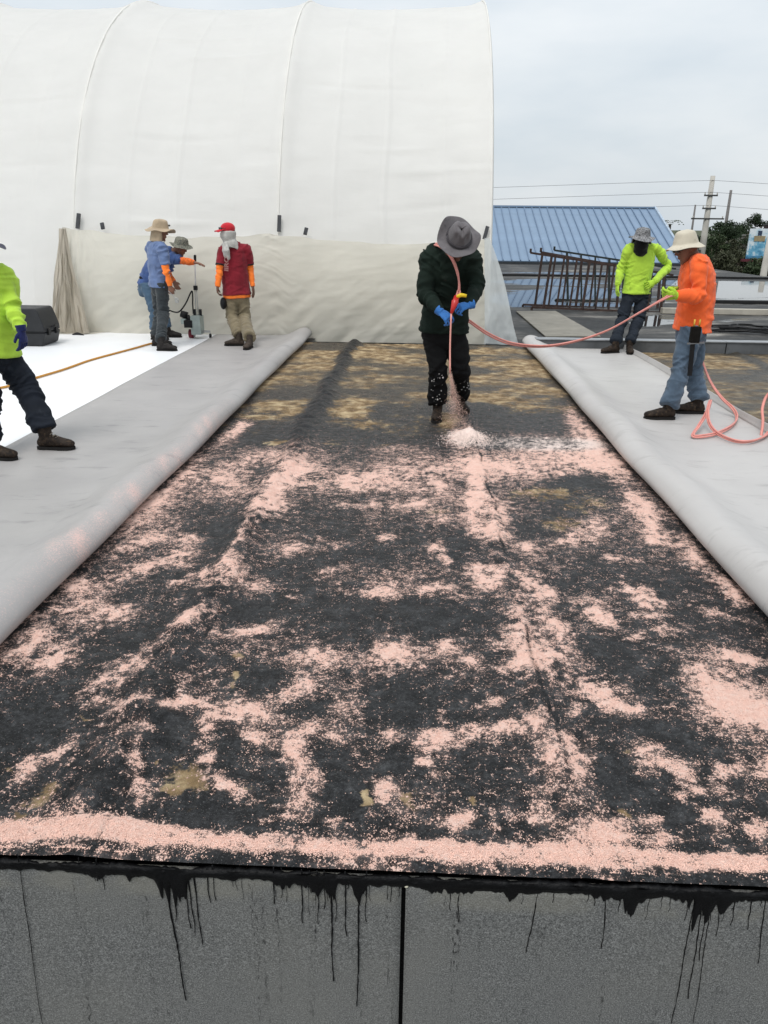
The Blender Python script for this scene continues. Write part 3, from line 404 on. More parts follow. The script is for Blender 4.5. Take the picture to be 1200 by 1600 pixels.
PB = [((-1.679,4.325,0)[1], .10, .9), ((-1.763,3.518,0)[1], .13, 1.0), ((-1.724,5.961,-0)[1], .25, .7), ((-1.764,5.023,-0)[1], .2, .7), ((-1.734,3.91,0)[1], .08, .5)]
def folded(name, prof, sgn, mat, label, y0, y1, pinked):
    pr = catmull([(a, 0, b) for a, b in prof], 7); yv = np.linspace(y0, y1, 150); co = []; pk = []
    s_ = [0]
    for a, b in zip(pr[:-1], pr[1:]): s_.append(s_[-1] + (a - b).length)
    for j, yy in enumerate(yv):
        for k, p in enumerate(pr):
            ph = yy * 1.3; wob = .012 * math.sin(ph) + .008 * math.sin(ph * 2.7 + 1)
            bulge = max(0, min(1, (p.z - .02) / .1)); zz = p.z * (1 + .07 * math.sin(yy * 1.9 + 2) * bulge + .05 * math.sin(yy * 4.3) * bulge); xx = p.x + sgn * wob * (.4 + bulge)
            co.append((xx, yy, zz)); v = 0
            if pinked:
                dx = abs(p.x - (-1.70)); up = 1 if k < len(pr) * .72 else .3
                for py, w, a_ in PB: v += .62 * a_ * (1 + .5 * math.sin(yy * 23 + p.x * 40)) * math.exp(-((yy - py) / (w * 1.5)) ** 2) * math.exp(-(dx / .13) ** 2) * up
                v += .35 * math.exp(-(dx / .07) ** 2) * (1 if yy < 7 else 0)
            pk.append(v)
    co = np.array(co); m = len(pr); N = len(yv); i = np.arange(m * N).reshape(N, m)
    p = co * np.array([1.2, 1.2, 0]); flat = (co[:, 2] < .05); co[:, 2] += .006 * np.clip(fbm(p, 3, 113), -.3, 1) * flat * (np.abs(co[:, 0]) > 2.0) * (np.arange(m * N) % m < m * .5)
    o = qmesh(name, co, np.stack([i[:-1, :-1], i[:-1, 1:], i[1:, 1:], i[1:, :-1]], -1).reshape(-1, 4), [mat, WHITE], None, dict(pink=np.array(pk)))
    sm_ = o.modifiers.new('s', 'SOLIDIFY'); sm_.thickness = .0025; sm_.offset = 0; mod_apply(o)
    return tag(o, label, 'membrane', 'half-folded membrane sheets')
folded('membrane_sheet', [(-3.16, .026), (-2.7, .024), (-2.25, .026), (-2.06, .040), (-1.93, .088), (-1.82, .138), (-1.74, .150), (-1.675, .122), (-1.645, .075), (-1.67, .032), (-1.76, .0145), (-2.0, .0115), (-2.5, .0095)], 1, GREY, 'grey-backed membrane sheet folded back on the left of the tarred strip', 1.75, 12.2, True)
folded('membrane_sheet', [(2.995, .105), (2.975, .055), (2.945, .029), (2.7, .024), (2.25, .026), (2.02, .042), (1.87, .095), (1.76, .150), (1.67, .165), (1.60, .135), (1.565, .080), (1.59, .032), (1.68, .0145), (1.95, .0115), (2.5, .0095)], -1, PALE, 'pale membrane sheet with turned-up lip folded back on the right of the tarred strip', 1.75, 11.7, False)
# ---- real granules: loose chips lying on the near part of the deck and the pile
def chips(name, xyz, size, mat, parent=None):
    n = len(xyz); base = np.array([(1, 0, -.5), (-.5, .87, -.5), (-.5, -.87, -.5), (0, 0, .8)]); a = rng.uniform(0, 6.28, n); s = size * rng.uniform(.5, 1.25, n); fl = rng.uniform(.4, 1, n)
    ca, sa = np.cos(a), np.sin(a); co = np.zeros((n, 4, 3)); tilt = rng.normal(0, .35, (n, 2))
    for k in range(4):
        x, y, z = base[k]; co[:, k, 0] = (ca * x - sa * y) * s; co[:, k, 1] = (sa * x + ca * y) * s; co[:, k, 2] = z * s * fl + tilt[:, 0] * x * s + tilt[:, 1] * y * s
    co += xyz[:, None, :]; i = np.arange(n)[:, None] * 4
    f = np.concatenate([i + [0, 1, 3], i + [1, 2, 3], i + [2, 0, 3], i + [0, 2, 1]]); return qmesh(name, co.reshape(-1, 3), f, mat, parent, None, False)
GRAN = basic('pink_granules', (.89, .61, .51), .9, .12, 60, 0); GRANF = basic('fresh_granules', (.86, .70, .63), .9, .12, 60, 0)
N = 230000; cx = rng.uniform(-1.6, 1.5, N); cy = FY + .02 + (rng.uniform(0, 1, N) ** 2.0) * 4.2
dd, tt, s1, s2, c3_ = fields(cx, cy); q = np.stack([cx * 30, cy * 30, cx * 0], 1); pr = np.clip(dd + .6 * fbm(q, 2, 151) - .16, .012, 1) ** 1.2
k = rng.uniform(0, 1, N) < pr * .8; cx, cy = cx[k], cy[k]; dd, s1, s2, c3_ = dd[k], s1[k], s2[k], c3_[k]
z = deck_height(cx, cy, dd, s1, s2, c3_)
o = chips('loose_granules', np.stack([cx, cy, z + .0012], 1), .0027, GRAN, deck); tag(o, 'loose pink granules scattered on the tar', None, None, 'stuff')
n = 9000; a = rng.uniform(0, 6.28, n); r_ = np.abs(rng.normal(0, .55, n)); px_ = .44 + .16 * r_ * np.cos(a); py_ = 6.22 + .22 * r_ * np.sin(a)
dd, tt, s1, s2, c3_ = fields(px_, py_); o = chips('granule_pile', np.stack([px_, py_, deck_height(px_, py_, dd, s1, s2, c3_) + .002], 1), .0055, GRANF, deck); tag(o, 'small fresh heap of pale pink granules under the hose end', None, None, 'stuff')
# ================================================================== THE TENT
def sheet_mat(name, col, trans, clear=0, rough=.5, var=.06, bump=.0):
    t = NT(name); n = t.noise(1.3, 5, .6); c = t.ramp(n, [(.3, tuple(k * (1 - var) for k in col)), (.7, tuple(min(1, k * (1 + var)) for k in col))])
    c = t.mix(t.math('MULTIPLY', t.step(t.noise(4, 5, .7, t.coord((1, 1, .4))), .62, .8), .12), c, tuple(k * .7 for k in col))
    t.set(Base_Color=c, Roughness=rough, Specular_IOR_Level=.25)
    tr = t.n('ShaderNodeBsdfTranslucent'); t.l(c, tr.inputs[0]); mx = t.n('ShaderNodeMixShader'); mx.inputs[0].default_value = trans; t.l(t.b.outputs[0], mx.inputs[1]); t.l(tr.outputs[0], mx.inputs[2]); last = mx
    if clear:
        tp = t.n('ShaderNodeBsdfTransparent'); tp.inputs[0].default_value = (.95, .95, .93, 1); m2 = t.n('ShaderNodeMixShader'); m2.inputs[0].default_value = clear; t.l(mx.outputs[0], m2.inputs[1]); t.l(tp.outputs[0], m2.inputs[2]); last = m2
    t.l(last.outputs[0], t.out.inputs[0])
    if bump: t.bump(t.noise(3, 4, .6, t.coord((.5, 1, 2.2))), bump, .05)
    return t.m
TENT = sheet_mat('tent_fabric', (.90, .885, .85), .40, 0, .55, .025, .15)
T0, TC, TA, TB = 12.45, 18.6, 6.15, 5.80
RIBS = [-14.9, -11.75, -8.6, -5.43, -2.20, 1.09]
tent = thing('fabric_tent', 'large white barrel-vaulted fabric tent filling the left background', 'tent', (-6, 18.6, -.25))
ZB = -.25
def tprof(u):      # u 0..1 from front foot over the top to the back foot
    a = math.pi * (1 - u); return TC + TA * math.cos(a), max(ZB, TB * math.sin(a)) if 0 < u < 1 else ZB
for b in range(5):
    x0, x1 = RIBS[b] + .004, RIBS[b + 1] - .004; nu, ns = (270, 110) if b > 1 else (100, 30); us = np.concatenate([np.linspace(0, .62, nu - 30), np.linspace(.62, 1, 31)[1:]]); ss = np.linspace(0, 1, ns)
    U, S = np.meshgrid(us, ss); u, s = U.ravel(), S.ravel(); ang = np.pi * (1 - u); cy, cz = np.cos(ang), np.sin(ang)
    x = x0 + (x1 - x0) * s; p = np.stack([x * 1.0, u * 26, x * 0 + b], 1)
    sag = -.10 * np.sin(np.pi * s) ** .8 * np.clip(cz * 1.6, .15, 1) + .045 * np.exp(-(s / .05) ** 2) + .045 * np.exp(-((1 - s) / .05) ** 2)
    mid = .015 * np.exp(-((s - .5 - .006 * np.sin(u * 40)) / .010) ** 2) + .010 * np.exp(-((s - .26 - .005 * np.sin(u * 30 + 1)) / .008) ** 2) + .006 * np.exp(-((s - .78) / .007) ** 2)
    cre = 0
    for k in range(16):
        uk = .035 + k * .033 + random.uniform(-.012, .012); s0, s1 = sorted((random.uniform(0, 1), random.uniform(0, 1))); tilt = random.uniform(-.006, .006)
        m = 1 / (1 + np.exp(-(s - s0) * 30)) / (1 + np.exp((s - max(s1, s0 + .35)) * 30)); cre = cre + random.choice((-1, 1)) * random.uniform(.004, .020) * np.exp(-((u - uk - tilt * (s - .5) - .0015 * np.sin(s * 9)) / .0021) ** 2) * m
    off = sag + mid + cre + .022 * fbm(p * [.7, .8, 1], 3, 201 + b) + .010 * fbm(p * [1.5, 3.5, 1], 3, 211 + b)
    nrm = np.sqrt((cy / TA) ** 2 + (cz / TB) ** 2); ny, nz = cy / TA / nrm, cz / TB / nrm
    y = TC + TA * cy + off * ny; z = TB * cz + off * nz; z = np.where(u <= 0, ZB, np.where(u >= 1, ZB, z))
    i = np.arange(nu * ns).reshape(ns, nu); f = np.stack([i[:-1, :-1], i[1:, :-1], i[1:, 1:], i[:-1, 1:]], -1).reshape(-1, 4)
    qmesh('fabric_panel', np.stack([x, y, z], 1), f, TENT, tent)
PIPE = basic('white_pipe', (.72, .71, .69), .5, .1, 3)
for rx in RIBS:
    pts = []
    for k in range(41):
        yy, zz = tprof(k / 40); a = math.pi * (1 - k / 40); pts.append((rx, TC + (TA - .03) * math.cos(a), max(ZB, (TB - .03) * math.sin(a))))
    MB().tube(pts, .035, 8).build('rib', PIPE, tent, True)
    MB().tube([(rx + .0, TC + (TA + .048) * math.cos(math.pi * (1 - k / 60)), (TB + .048) * math.sin(math.pi * (1 - k / 60)) - .0) for k in range(61)], .016, 8).build('rib_welt', TENT, tent, True)
for rx, nm in ((RIBS[-1] - .02, 'end_panel'),):
    v = [(rx, *tprof(k / 48)) for k in range(49)]; v += [(rx, TC, .5)]
    pydata(nm, v, [(k, k + 1, 49) for k in range(48)], TENT, tent, True)
STRAP = basic('dark_strap', (.045, .047, .052), .6, .3, 20)
def surf_y(z): return TC - TA * math.sqrt(max(0, 1 - (z / TB) ** 2))
for a, b in (((-5.327,12.25,1.789), (-5.347,12.25,1.57)), ((-4.96,12.25,1.656), (-4.941,12.25,1.565)), ((-2.173,12.25,1.791), (-2.178,12.25,1.557)), ((-1.749,12.25,1.615), (-1.771,12.25,1.515)), ((1.037,12.25,1.661), (0.99,12.25,1.481))):
    a, b = Vector(a), Vector(b); a.y = surf_y(a.z) - .10; b.y = surf_y(b.z) - .10
    MB().bar(a, b, .055, .03, up=(0, -1, 0)).build('strap', STRAP, tent)
# curtain of plastic sheeting hung in front of the tent foot
CURT = sheet_mat('cream_plastic_sheet', (.745, .715, .63), .34, .16, .4, .05, .15)
xl, xr = (-5.442,12.3,1.542)[0], (1.045,12.3,1.426)[0]; nx, nz_ = 260, 70
ss = np.linspace(0, 1, nx); vv = np.linspace(0, 1, nz_); S, V_ = np.meshgrid(ss, vv); s, v = S.ravel(), V_.ravel()
tops = [(0, 1.60), (.03, 1.56), (.07, 1.555), (.14, 1.50), (.28, 1.46), (.42, 1.485), (.49, 1.535), (.52, 1.49), (.56, 1.485), (.62, 1.44), (.78, 1.405), (.92, 1.42), (1, 1.49)]
zt = np.interp(s, [a for a, b in tops], [b for a, b in tops]) + .016 * vn(np.stack([s * 30, s * 0, s * 0], 1), 219); x = xl + (xr - xl) * s
x = x - .34 * np.exp(-(s / .07) ** 1.5) * v ** 1.3          # gathered left end spreads towards the floor
z = zt * (1 - v) + (.015 - .20 * np.clip((s - .50) * 30, 0, 1)) * v
gather = np.exp(-(s / .045) ** 2)
w1 = np.stack([s * 22 + v * 5, v * 4, s * 0], 1); w2 = np.stack([s * 10, v * 14 + s * 9, s * 0], 1); w3 = np.stack([s * 150, v * 3, s * 0], 1)
y = 12.30 - .10 * v * (1 - s) * 0 + .05 * fbm(w1, 3, 221) * v + .010 * (np.exp(-((s - .49) / (.02 + .10 * v)) ** 2) + np.exp(-((s - .07) / (.02 + .10 * v)) ** 2) + np.exp(-((s - 1) / (.02 + .12 * v)) ** 2)) * vn(np.stack([s * 60 / (.35 + v), v * 3, s * 0], 1), 251) * np.exp(-v * 1.6) + .010 * fbm(w2, 3, 223) + .17 * gather * fbm(w3, 2, 225) * (.3 + v) - .05 * np.sin(np.pi * v) - .03
i = np.arange(nx * nz_).reshape(nz_, nx)
o = qmesh('plastic_curtain', np.stack([x, y, z], 1), np.stack([i[:-1, :-1], i[1:, :-1], i[1:, 1:], i[:-1, 1:]], -1).reshape(-1, 4), CURT); tag(o, 'cream plastic sheeting hung as a curtain along the foot of the tent', 'curtain')
BUN = sheet_mat('soiled_plastic_sheet', (.52, .465, .38), .30, .12, .4, .10, .2)
S, V_ = np.meshgrid(np.linspace(0, 1, 90), np.linspace(0, 1, 40)); s, v = S.ravel(), V_.ravel(); wid = .06 + .62 * v ** 1.2; w3 = np.stack([s * 13, v * 2.5, s * 0], 1)
i = np.arange(90 * 40).reshape(40, 90); qmesh('bunched_end', np.stack([xl + .05 + (s - .62) * wid + .03 * vn(w3 * 2, 229), 12.20 - .03 - .10 * v + .09 * fbm(w3, 3, 227) * (.25 + v), 1.57 * (1 - v) + .03 * v + .02 * np.sin(s * 7) * v], 1), np.stack([i[:-1, :-1], i[1:, :-1], i[1:, 1:], i[:-1, 1:]], -1).reshape(-1, 4), BUN, o)
xx = np.linspace(0, 1, 30); S, V_ = np.meshgrid(xx, xx); s, v = S.ravel(), V_.ravel(); w = np.stack([s * 6, v * 5, s * 0], 1)
o = qmesh('plastic_scrap', np.stack([-6.35 + 1.25 * s + .2 * v, 11.95 + .5 * v + .1 * s, .022 + .10 * np.exp(-(((s - .25) / .25) ** 2 + ((v - .6) / .4) ** 2)) + .03 * np.clip(fbm(w, 3, 231) + .2, 0, 1) * (1 - s)], 1), np.stack([np.arange(900).reshape(30, 30)[a:a - 1 or None, b:b - 1 or None] for a, b in ((0, 0), (0, 1), (1, 1), (1, 0))], -1).reshape(-1, 4) if False else np.stack([np.arange(900).reshape(30, 30)[:-1, :-1], np.arange(900).reshape(30, 30)[:-1, 1:], np.arange(900).reshape(30, 30)[1:, 1:], np.arange(900).reshape(30, 30)[1:, :-1]], -1).reshape(-1, 4), CURT); tag(o, 'loose end of cream plastic sheeting spread on the white membrane beside the black case', 'plastic sheet')
FLAP = sheet_mat('clear_plastic_flap', (.62, .65, .65), .25, .22, .25, .05, .08)
A, B_, C_, D_ = Vector((0.966,12.2,1.499)), Vector((1.042,12.2,1.5)), Vector((1.043,12.1,-0.028)), Vector((1.587,11.95,-0.046)); n = 40; V = []
for j in range(n + 1):
    for k in range(n + 1):
        a, b = k / n, j / n; p = A.lerp(B_, a) * (1 - b) + C_.lerp(D_, a) * b; q = np.array([[a * 3 + b * 2, b * 5, 1.0]]); p = p + Vector((.03 * math.sin(b * 5) * a, -.06 * float(fbm(q, 3, 241)[0]) * b - .05 * abs(math.sin(a * 5 + b)) * b, 0)); V.append(p)
o = pydata('plastic_flap', V, [(j * (n + 1) + k, (j + 1) * (n + 1) + k, (j + 1) * (n + 1) + k + 1, j * (n + 1) + k + 1) for j in range(n) for k in range(n)], FLAP, None, True); tag(o, 'hazy clear plastic flap slanting from the right corner of the tent', 'plastic sheet')
# ================================================================== BACKGROUND THINGS
BLUE = basic('blue_roof_steel', (.185, .262, .365), .5, .10, .8, .05, 8, metal=.15, spec=.4); DKB = basic('dark_trim', (.03, .035, .04), .6)
hall = thing('blue_roofed_hall', 'long low building with a blue standing-seam metal roof behind the racks', 'building', (6, 45, -.25))
eY, eZ, rY, rZ, hx0, hx1 = 45.0, -.12, 53.0, 2.86, -4.5, 14.77
npan = 40; wpan = (hx1 - hx0) / npan; d = Vector((0, rY - eY, rZ - eZ)); nn = Vector((0, -d.z, d.y)).normalized()
mb = MB(); e0 = Vector((0, eY, eZ)); e1 = Vector((0, rY, rZ)); off = nn * .05
pv = []
for a in (.006, wpan - .006):
    for q in (e0, e1):
        for k in (0, 1): pv.append(q + Vector((a, 0, 0)) + off * k)
pf = [(0, 1, 3, 2), (4, 6, 7, 5), (0, 4, 5, 1), (2, 3, 7, 6), (0, 2, 6, 4), (1, 5, 7, 3)]
pme = bpy.data.meshes.new('roof_panel'); pme.from_pydata([tuple(v) for v in pv], [], pf); pme.materials.append(BLUE)
sv = MB().bar(e0 + nn * .07, e1 + nn * .07, .05, .09, up=tuple(nn)); sme = bpy.data.meshes.new('seam'); sme.from_pydata(sv.v, [], sv.f); sme.materials.append(basic('blue_seam', (.13, .19, .28), .5, .1, 1, 0))
for k in range(npan):
    for nm, me, dx in (('roof_panel', pme, 0), ('seam', sme, 0)):
        o = bpy.data.objects.new(nm, me); COL.objects.link(o); o.parent = hall; o.matrix_parent_inverse = hall.matrix_basis.inverted(); o.location = (hx0 + k * wpan, 0, 0)
MB().bar((hx0, rY, rZ + .06), (hx1, rY, rZ + .06), .5, .10).build('ridge_cap', BLUE, hall)
MB().bar((hx1 + .05, eY, eZ + .02), (hx1 + .05, rY, rZ + .04), .12, .22, up=tuple(nn)).build('verge_trim', basic('pale_blue_trim', (.35, .42, .50), .5), hall)
MB().bar((hx0, eY - .03, eZ - .07), (hx1, eY - .03, eZ - .07), .10, .14).build('gutter', DKB, hall)
pydata('rear_slope', [(hx0, rY, rZ), (hx1, rY, rZ), (hx1, rY + 8, eZ), (hx0, rY + 8, eZ)], [(0, 1, 2, 3)], BLUE, hall)
MB().box(((hx0 + hx1) / 2, 53, -1.1), ((hx1 - hx0) / 2 - .3, 7.6, .85)).build('wall', DKB, hall)
pydata('gable', [(hx1 - .05, eY, eZ), (hx1 - .05, rY + 8, eZ), (hx1 - .05, rY, rZ)], [(0, 1, 2)], basic('gable_wall', (.4, .42, .45), .8), hall)
# steel racks
RUST = basic('rusted_steel', (.055, .035, .030), .75, .5, 8, .3, 80, dirt=(.10, .045, .025)); RUSTD = basic('dark_green_steel', (.025, .032, .030), .6, .4, 8, .2)
def rack(label, tl, tr, bl, br, n, mat, hook):
    tl, tr, bl, br = map(Vector, (tl, tr, bl, br)); r = thing('steel_rack', label, 'rack', tuple((bl + br) / 2), 'steel ladder racks')
    MB().bar(tl, tr, .05).build('top_rail', mat, r); MB().bar(bl, br, .05).build('bottom_rail', mat, r)
    for k in range(n):
        u = (k + .9) / (n + .6); MB().bar(tl.lerp(tr, u), bl.lerp(br, u), .042 if k % 3 else .055).build('rung', mat, r)
    for p, dz in ((tl, .10), (bl, -.10)): MB().bar(p, p + Vector((0, 0, dz)), .05).build('hook', mat, r)
rack('rusty ladder-like steel rack, the nearest of the leaning frames', (2.916,19.6,1.103), (6.123,19.6,0.613), (2.8,19.6,-0.181), (6.154,19.6,-0.271), 10, RUST, 1)
rack('rusty ladder-like steel rack with the leftmost post, second of the frames', (2.809,20.6,1.057), (6.336,20.6,0.59), (2.709,20.6,-0.213), (6.394,20.6,-0.306), 10, RUST, 1)
rack('dark steel ladder rack, the farthest of the leaning frames', (3.694,22.4,1.079), (7.044,22.4,0.634), (3.842,22.4,-0.225), (7.102,22.4,-0.284), 8, RUSTD, 1)
o = pydata('plywood_board', [v for z in (-.235, -.215) for v in [tuple(Vector(p) * Vector((1, 1, 0)) + Vector((0, 0, z))) if False else (p[0], p[1], z) for p in ((2.345,19.011,-0.25), (3.31,19.146,-0.25), (3.391,14.621,-0.25), (2.36,14.5,-0.25))]], [(3, 2, 1, 0), (4, 5, 6, 7), (0, 1, 5, 4), (1, 2, 6, 5), (2, 3, 7, 6), (3, 0, 4, 7)], basic('weathered_board', (.26, .245, .21), .85, .2, 2, .3, 30, dirt=(.1, .09, .08))); tag(o, 'pale weathered flat board lying on the wet roof', 'board')
o = MB().box((7.75,19.227,-0.18), (1.9, .10, .06), rz=-.01).build('timber_beam', basic('pale_beam', (.42, .39, .33), .8, .2, 3)); tag(o, 'long pale beam lying on the wet roof behind the worker in orange', 'beam')
c0 = Vector((6.602,15.84,-0.25)); pts = []
for k in range(90):
    a = k * .42; rr = .42 + .16 * math.sin(k * 1.7) + .1 * math.sin(k * .31); pts.append(c0 + Vector((rr * 1.3 * math.cos(a), rr * .8 * math.sin(a), .02 + .0012 * k)))
o = MB().tube(pts, .011, 6, 3).build('cable_coil', basic('black_rubber', (.015, .015, .016), .55), None, True); tag(o, 'loose coil of black cable on the wet roof', 'cable')
# poles and wires
CONC = basic('concrete_pole', (.42, .40, .36), .85, .15, 1, .1, 20); WOODP = basic('grey_pole', (.16, .15, .145), .85); IRON = basic('pole_iron', (.06, .06, .06), .6)
def pole(name, label, x, y, z0, z1, r, mat, arms):
    r0 = thing(name, label, 'pole', (x, y, z0), 'utility poles'); MB().tube([(x, y, z0), (x, y, z1)], [r * 1.35, r * .75], 10).build('shaft', mat, r0, True)
    for za, w in arms: MB().bar((x - w, y - .2, za), (x + w, y - .2, za), .12).build('cross_arm', IRON, r0); [MB().tube([(x + w * k, y - .2, za), (x + w * k, y - .2, za + .22)], .05, 6).build('insulator', CONC, r0, True) for k in (-.9, .9)]
    return r0
pp = pole('utility_pole', 'tall pale concrete utility pole with cross arms right of the blue roof', 24.0, 70, -4.2, 5.8, .26, CONC, ((4.3, .55), (3.3, .55), (2.5, 1.35)))
MB().tube([(23.2, 69.8, .3), (23.2, 69.8, 1.2)], .26, 10).build('transformer', IRON, pp, True); MB().box((23.5, 69.8, -.25), (.25, .25, .3)).build('junction_box', IRON, pp)
q = (39.269,120,1.52); pole('utility_pole', 'thin dark utility pole beside the end of the blue roof', q[0], 120, -4.2, (39.304,120,4.955)[2], .16, WOODP, ())
q = (40.296,110,3.311); pole('utility_pole', 'slender grey pole rising behind the trees', q[0], 110, -4.2, (40.186,110,6.493)[2], .22, WOODP, ())
q = (20.204,48,0.245); pole('utility_pole', 'concrete pole base cut off by the right edge of the picture', q[0], 48, -4.2, (20.195,48,1.296)[2], .2, CONC, ())
WIRE = basic('wire', (.10, .10, .11), .6, 0)
for k, (za, yl, yr) in enumerate(((5.45, (-42, 4.9), 4.6), (4.55, (-42, 4.15), 3.7), (3.55, (-42, 3.2), 2.5))):
    pl = [Vector((-42, 66, za - .45)), Vector((-10, 68, za - 1.15)), Vector((24, 69.8, za))]; o = MB().tube(pl, .013, 5, 14).build('power_line', WIRE, None, True); tag(o, ('highest', 'middle', 'lowest')[k] + ' power line running left from the pale pole above the blue roof', 'wire', 'power lines')
    pl = [Vector((24, 69.8, za)), Vector((44, 62, za - 1.5)), Vector((64, 54, za - 2.0))]; o = MB().tube(pl, .013, 5, 14).build('power_line', WIRE, None, True); tag(o, ('highest', 'middle', 'lowest')[k] + ' power line running right from the pale pole over the trees', 'wire', 'power lines')
# trees
def leaf_mat(name, c): return basic(name, c, .7, .45, .35, 0)
LEAVES = [leaf_mat('leaf_dark', (.022, .040, .016)), leaf_mat('leaf_mid', (.040, .062, .024)), leaf_mat('leaf_olive', (.060, .066, .034))]; BARK = basic('bark', (.10, .08, .06), .9)
def tree(label, x, y, z0, z1, w, li, seed, group='trees beyond the wet roof'):
    r = np.random.default_rng(seed); T = thing('broadleaf_tree', label, 'tree', (x, y, z0), group); h = z1 - z0; rr = random.Random(seed)
    mb = MB().tube([(x, y, z0), (x + .1, y, z0 + h * .3), (x - .1, y, z0 + h * .62)], [h * .035, h * .028, h * .014], 8, 3)
    for k in range(6): a = rr.uniform(0, 6.28); mb.tube([(x, y, z0 + h * .35), (x + math.cos(a) * w * .3, y + math.sin(a) * w * .3, z0 + h * .6), (x + math.cos(a) * w * .6, y + math.sin(a) * w * .6, z0 + h * .78)], [h * .018, h * .012, h * .005], 6, 2)
    mb.build('trunk', BARK, T, True)
    ncl = 46; cc = r.normal(0, 1, (ncl, 3)); cc /= np.linalg.norm(cc, axis=1)[:, None]; cc *= (r.uniform(.25, 1, ncl) ** .5)[:, None]; cc = cc * [w, w, h * .36] + [x, y, z0 + h * .62]; rad = w * r.uniform(.20, .38, ncl)
    per = 160; n = ncl * per; cen = np.repeat(cc, per, 0); rd = np.repeat(rad, per); v = r.normal(0, 1, (n, 3)); v /= np.linalg.norm(v, axis=1)[:, None]; p = cen + v * (rd * r.uniform(.55, 1.1, n))[:, None] * [1, 1, .8]
    sz = r.uniform(.08, .18, n)[:, None] * (w / 3.2) ** .5; a = r.normal(0, 1, (n, 3)); a /= np.linalg.norm(a, axis=1)[:, None]; b = np.cross(a, r.normal(0, 1, (n, 3))); b /= np.linalg.norm(b, axis=1)[:, None]
    co = np.stack([p - a * sz, p + b * sz * .55, p + a * sz, p - b * sz * .55], 1).reshape(-1, 3); f = np.arange(4 * n).reshape(n, 4); qmesh('crown', co, f, LEAVES[li], T, None, False)
def atp(px, Y): return px
TREES = [('round-topped dark tree standing highest behind the billboard', (41.957,105,-1.45), (40.884,105,3.856), 2.9, 0), ('dark broad tree just right of the pale pole', (33.391,92,-1.104), (32.786,92,2.702), 2.6, 0), ('dark tree in the middle of the row', (37.291,98,-1.264), (36.535,98,2.856), 3.0, 0), ('olive tree in front of the row, left of the billboard', (29.04,78,-1.138), (28.766,78,0.92), 2.1, 2), ('olive tree nearest the pale pole foot', (26.36,74,-1.009), (26.061,74,1.267), 1.9, 1), ('low olive tree below the billboard', (25.961,66,-0.84), (25.787,66,0.18), 1.7, 2), ('far tree at the right edge above the billboard', (50.156,120,-1.426), (49.395,120,2.312), 3.2, 1), ('small far tree beside the end of the blue roof', (41.867,130,-1.343), (41.259,130,1.496), 2.6, 1), ('low tree behind the cream hat of the worker in orange', (39.034,115,-1.399), (38.755,115,1.037), 2.6, 0), ('low bushy tree at the foot of the right-hand pole', (24.166,58,-0.651), (24.044,58,0.033), 1.6, 1), ('low bushy tree in the gap right of the orange shirt', (23.613,64,-0.83), (23.484,64,-0.027), 1.7, 2)]
for k, (lb, a, b, w, li) in enumerate(TREES): tree(lb, a[0], a[1], min(-4.2, a[2] - 1.0), b[2], w * (.62 if k == 0 else .72), li, 300 + k)
q = Vector((19.828,66,2.037)); T = thing('palm_tree', 'small palm crown showing over the end of the blue roof', 'tree', (q.x, q.y, -4.2)); MB().tube([(q.x, q.y, -4.2), (q.x + .1, q.y, -1), (q.x, q.y, q.z)], [.16, .13, .10], 8, 3).build('trunk', BARK, T, True)
for k in range(11):
    a = k * 6.283 / 11; dv = Vector((math.cos(a), math.sin(a), 0)); mb = MB()
    for j in range(8):
        u = j / 8; p = q + dv * (u * 1.1) + Vector((0, 0, .45 * math.sin(u * 2.4) - .5 * u * u)); s = dv.cross(Vector((0, 0, 1))) * (.26 * (1 - u * .7))
        mb.add([p, p + s + dv * .12 - Vector((0, 0, .08)), p + dv * .10], [(0, 1, 2)]); mb.add([p, p - s + dv * .12 - Vector((0, 0, .08)), p + dv * .10], [(0, 2, 1)])
    mb.build('frond', LEAVES[1], T)
# billboard
q0, q1 = Vector((24.569,62,-0.366)), Vector((24.487,62,1.759)); bw = 2.9; zb, zt_ = q0.z, q1.z
bb = thing('billboard', 'billboard with a blue and white printed picture at the right edge', 'billboard', (q0.x + 1.4, 62, -4.2))
t = NT('billboard_print'); sx = t.n('ShaderNodeSeparateXYZ'); t.l(t.tc.outputs['Generated'], sx.inputs[0]); u_, w_ = sx.outputs[0], sx.outputs[2]
n = t.noise(2.2, 4, .6); c = t.ramp(t.math('ADD', t.math('MULTIPLY', n, .9), t.math('MULTIPLY', w_, .25)), [(.35, (.04, .16, .30)), (.5, (.12, .36, .52)), (.62, (.62, .70, .74)), (.8, (.72, .76, .80))]); t.set(Base_Color=c, Roughness=.6); PRINT = t.m
MB().box((q0.x + bw / 2, 62, (zb + zt_) / 2), (bw / 2, .06, (zt_ - zb) / 2)).build('printed_panel', PRINT, bb)
def pict(nm, x0, x1, z0, z1, col): MB().box((q0.x + bw * (x0 + x1) / 2, 61.925, zb + (zt_ - zb) * (z0 + z1) / 2), (bw * (x1 - x0) / 2, .012, (zt_ - zb) * (z1 - z0) / 2)).build(nm, basic('ink_%s' % nm, col, .6, .2, 4, 0), bb)
pict('printed_boat', .12, .40, .58, .76, (.30, .24, .14)); pict('printed_figure', .2, .3, .77, .93, (.03, .05, .09)); pict('printed_bar', .52, .58, .62, .93, (.03, .05, .10)); pict('printed_dot', .66, .72, .78, .86, (.04, .07, .12)); pict('printed_label', .70, .98, .30, .55, (.68, .70, .73)); pict('printed_wave', .03, .5, .03, .10, (.07, .22, .36)); pict('printed_band', .72, 1.0, .66, .74, (.16, .05, .12)); pict('printed_strip', .7, 1.0, .56, .65, (.05, .25, .24))
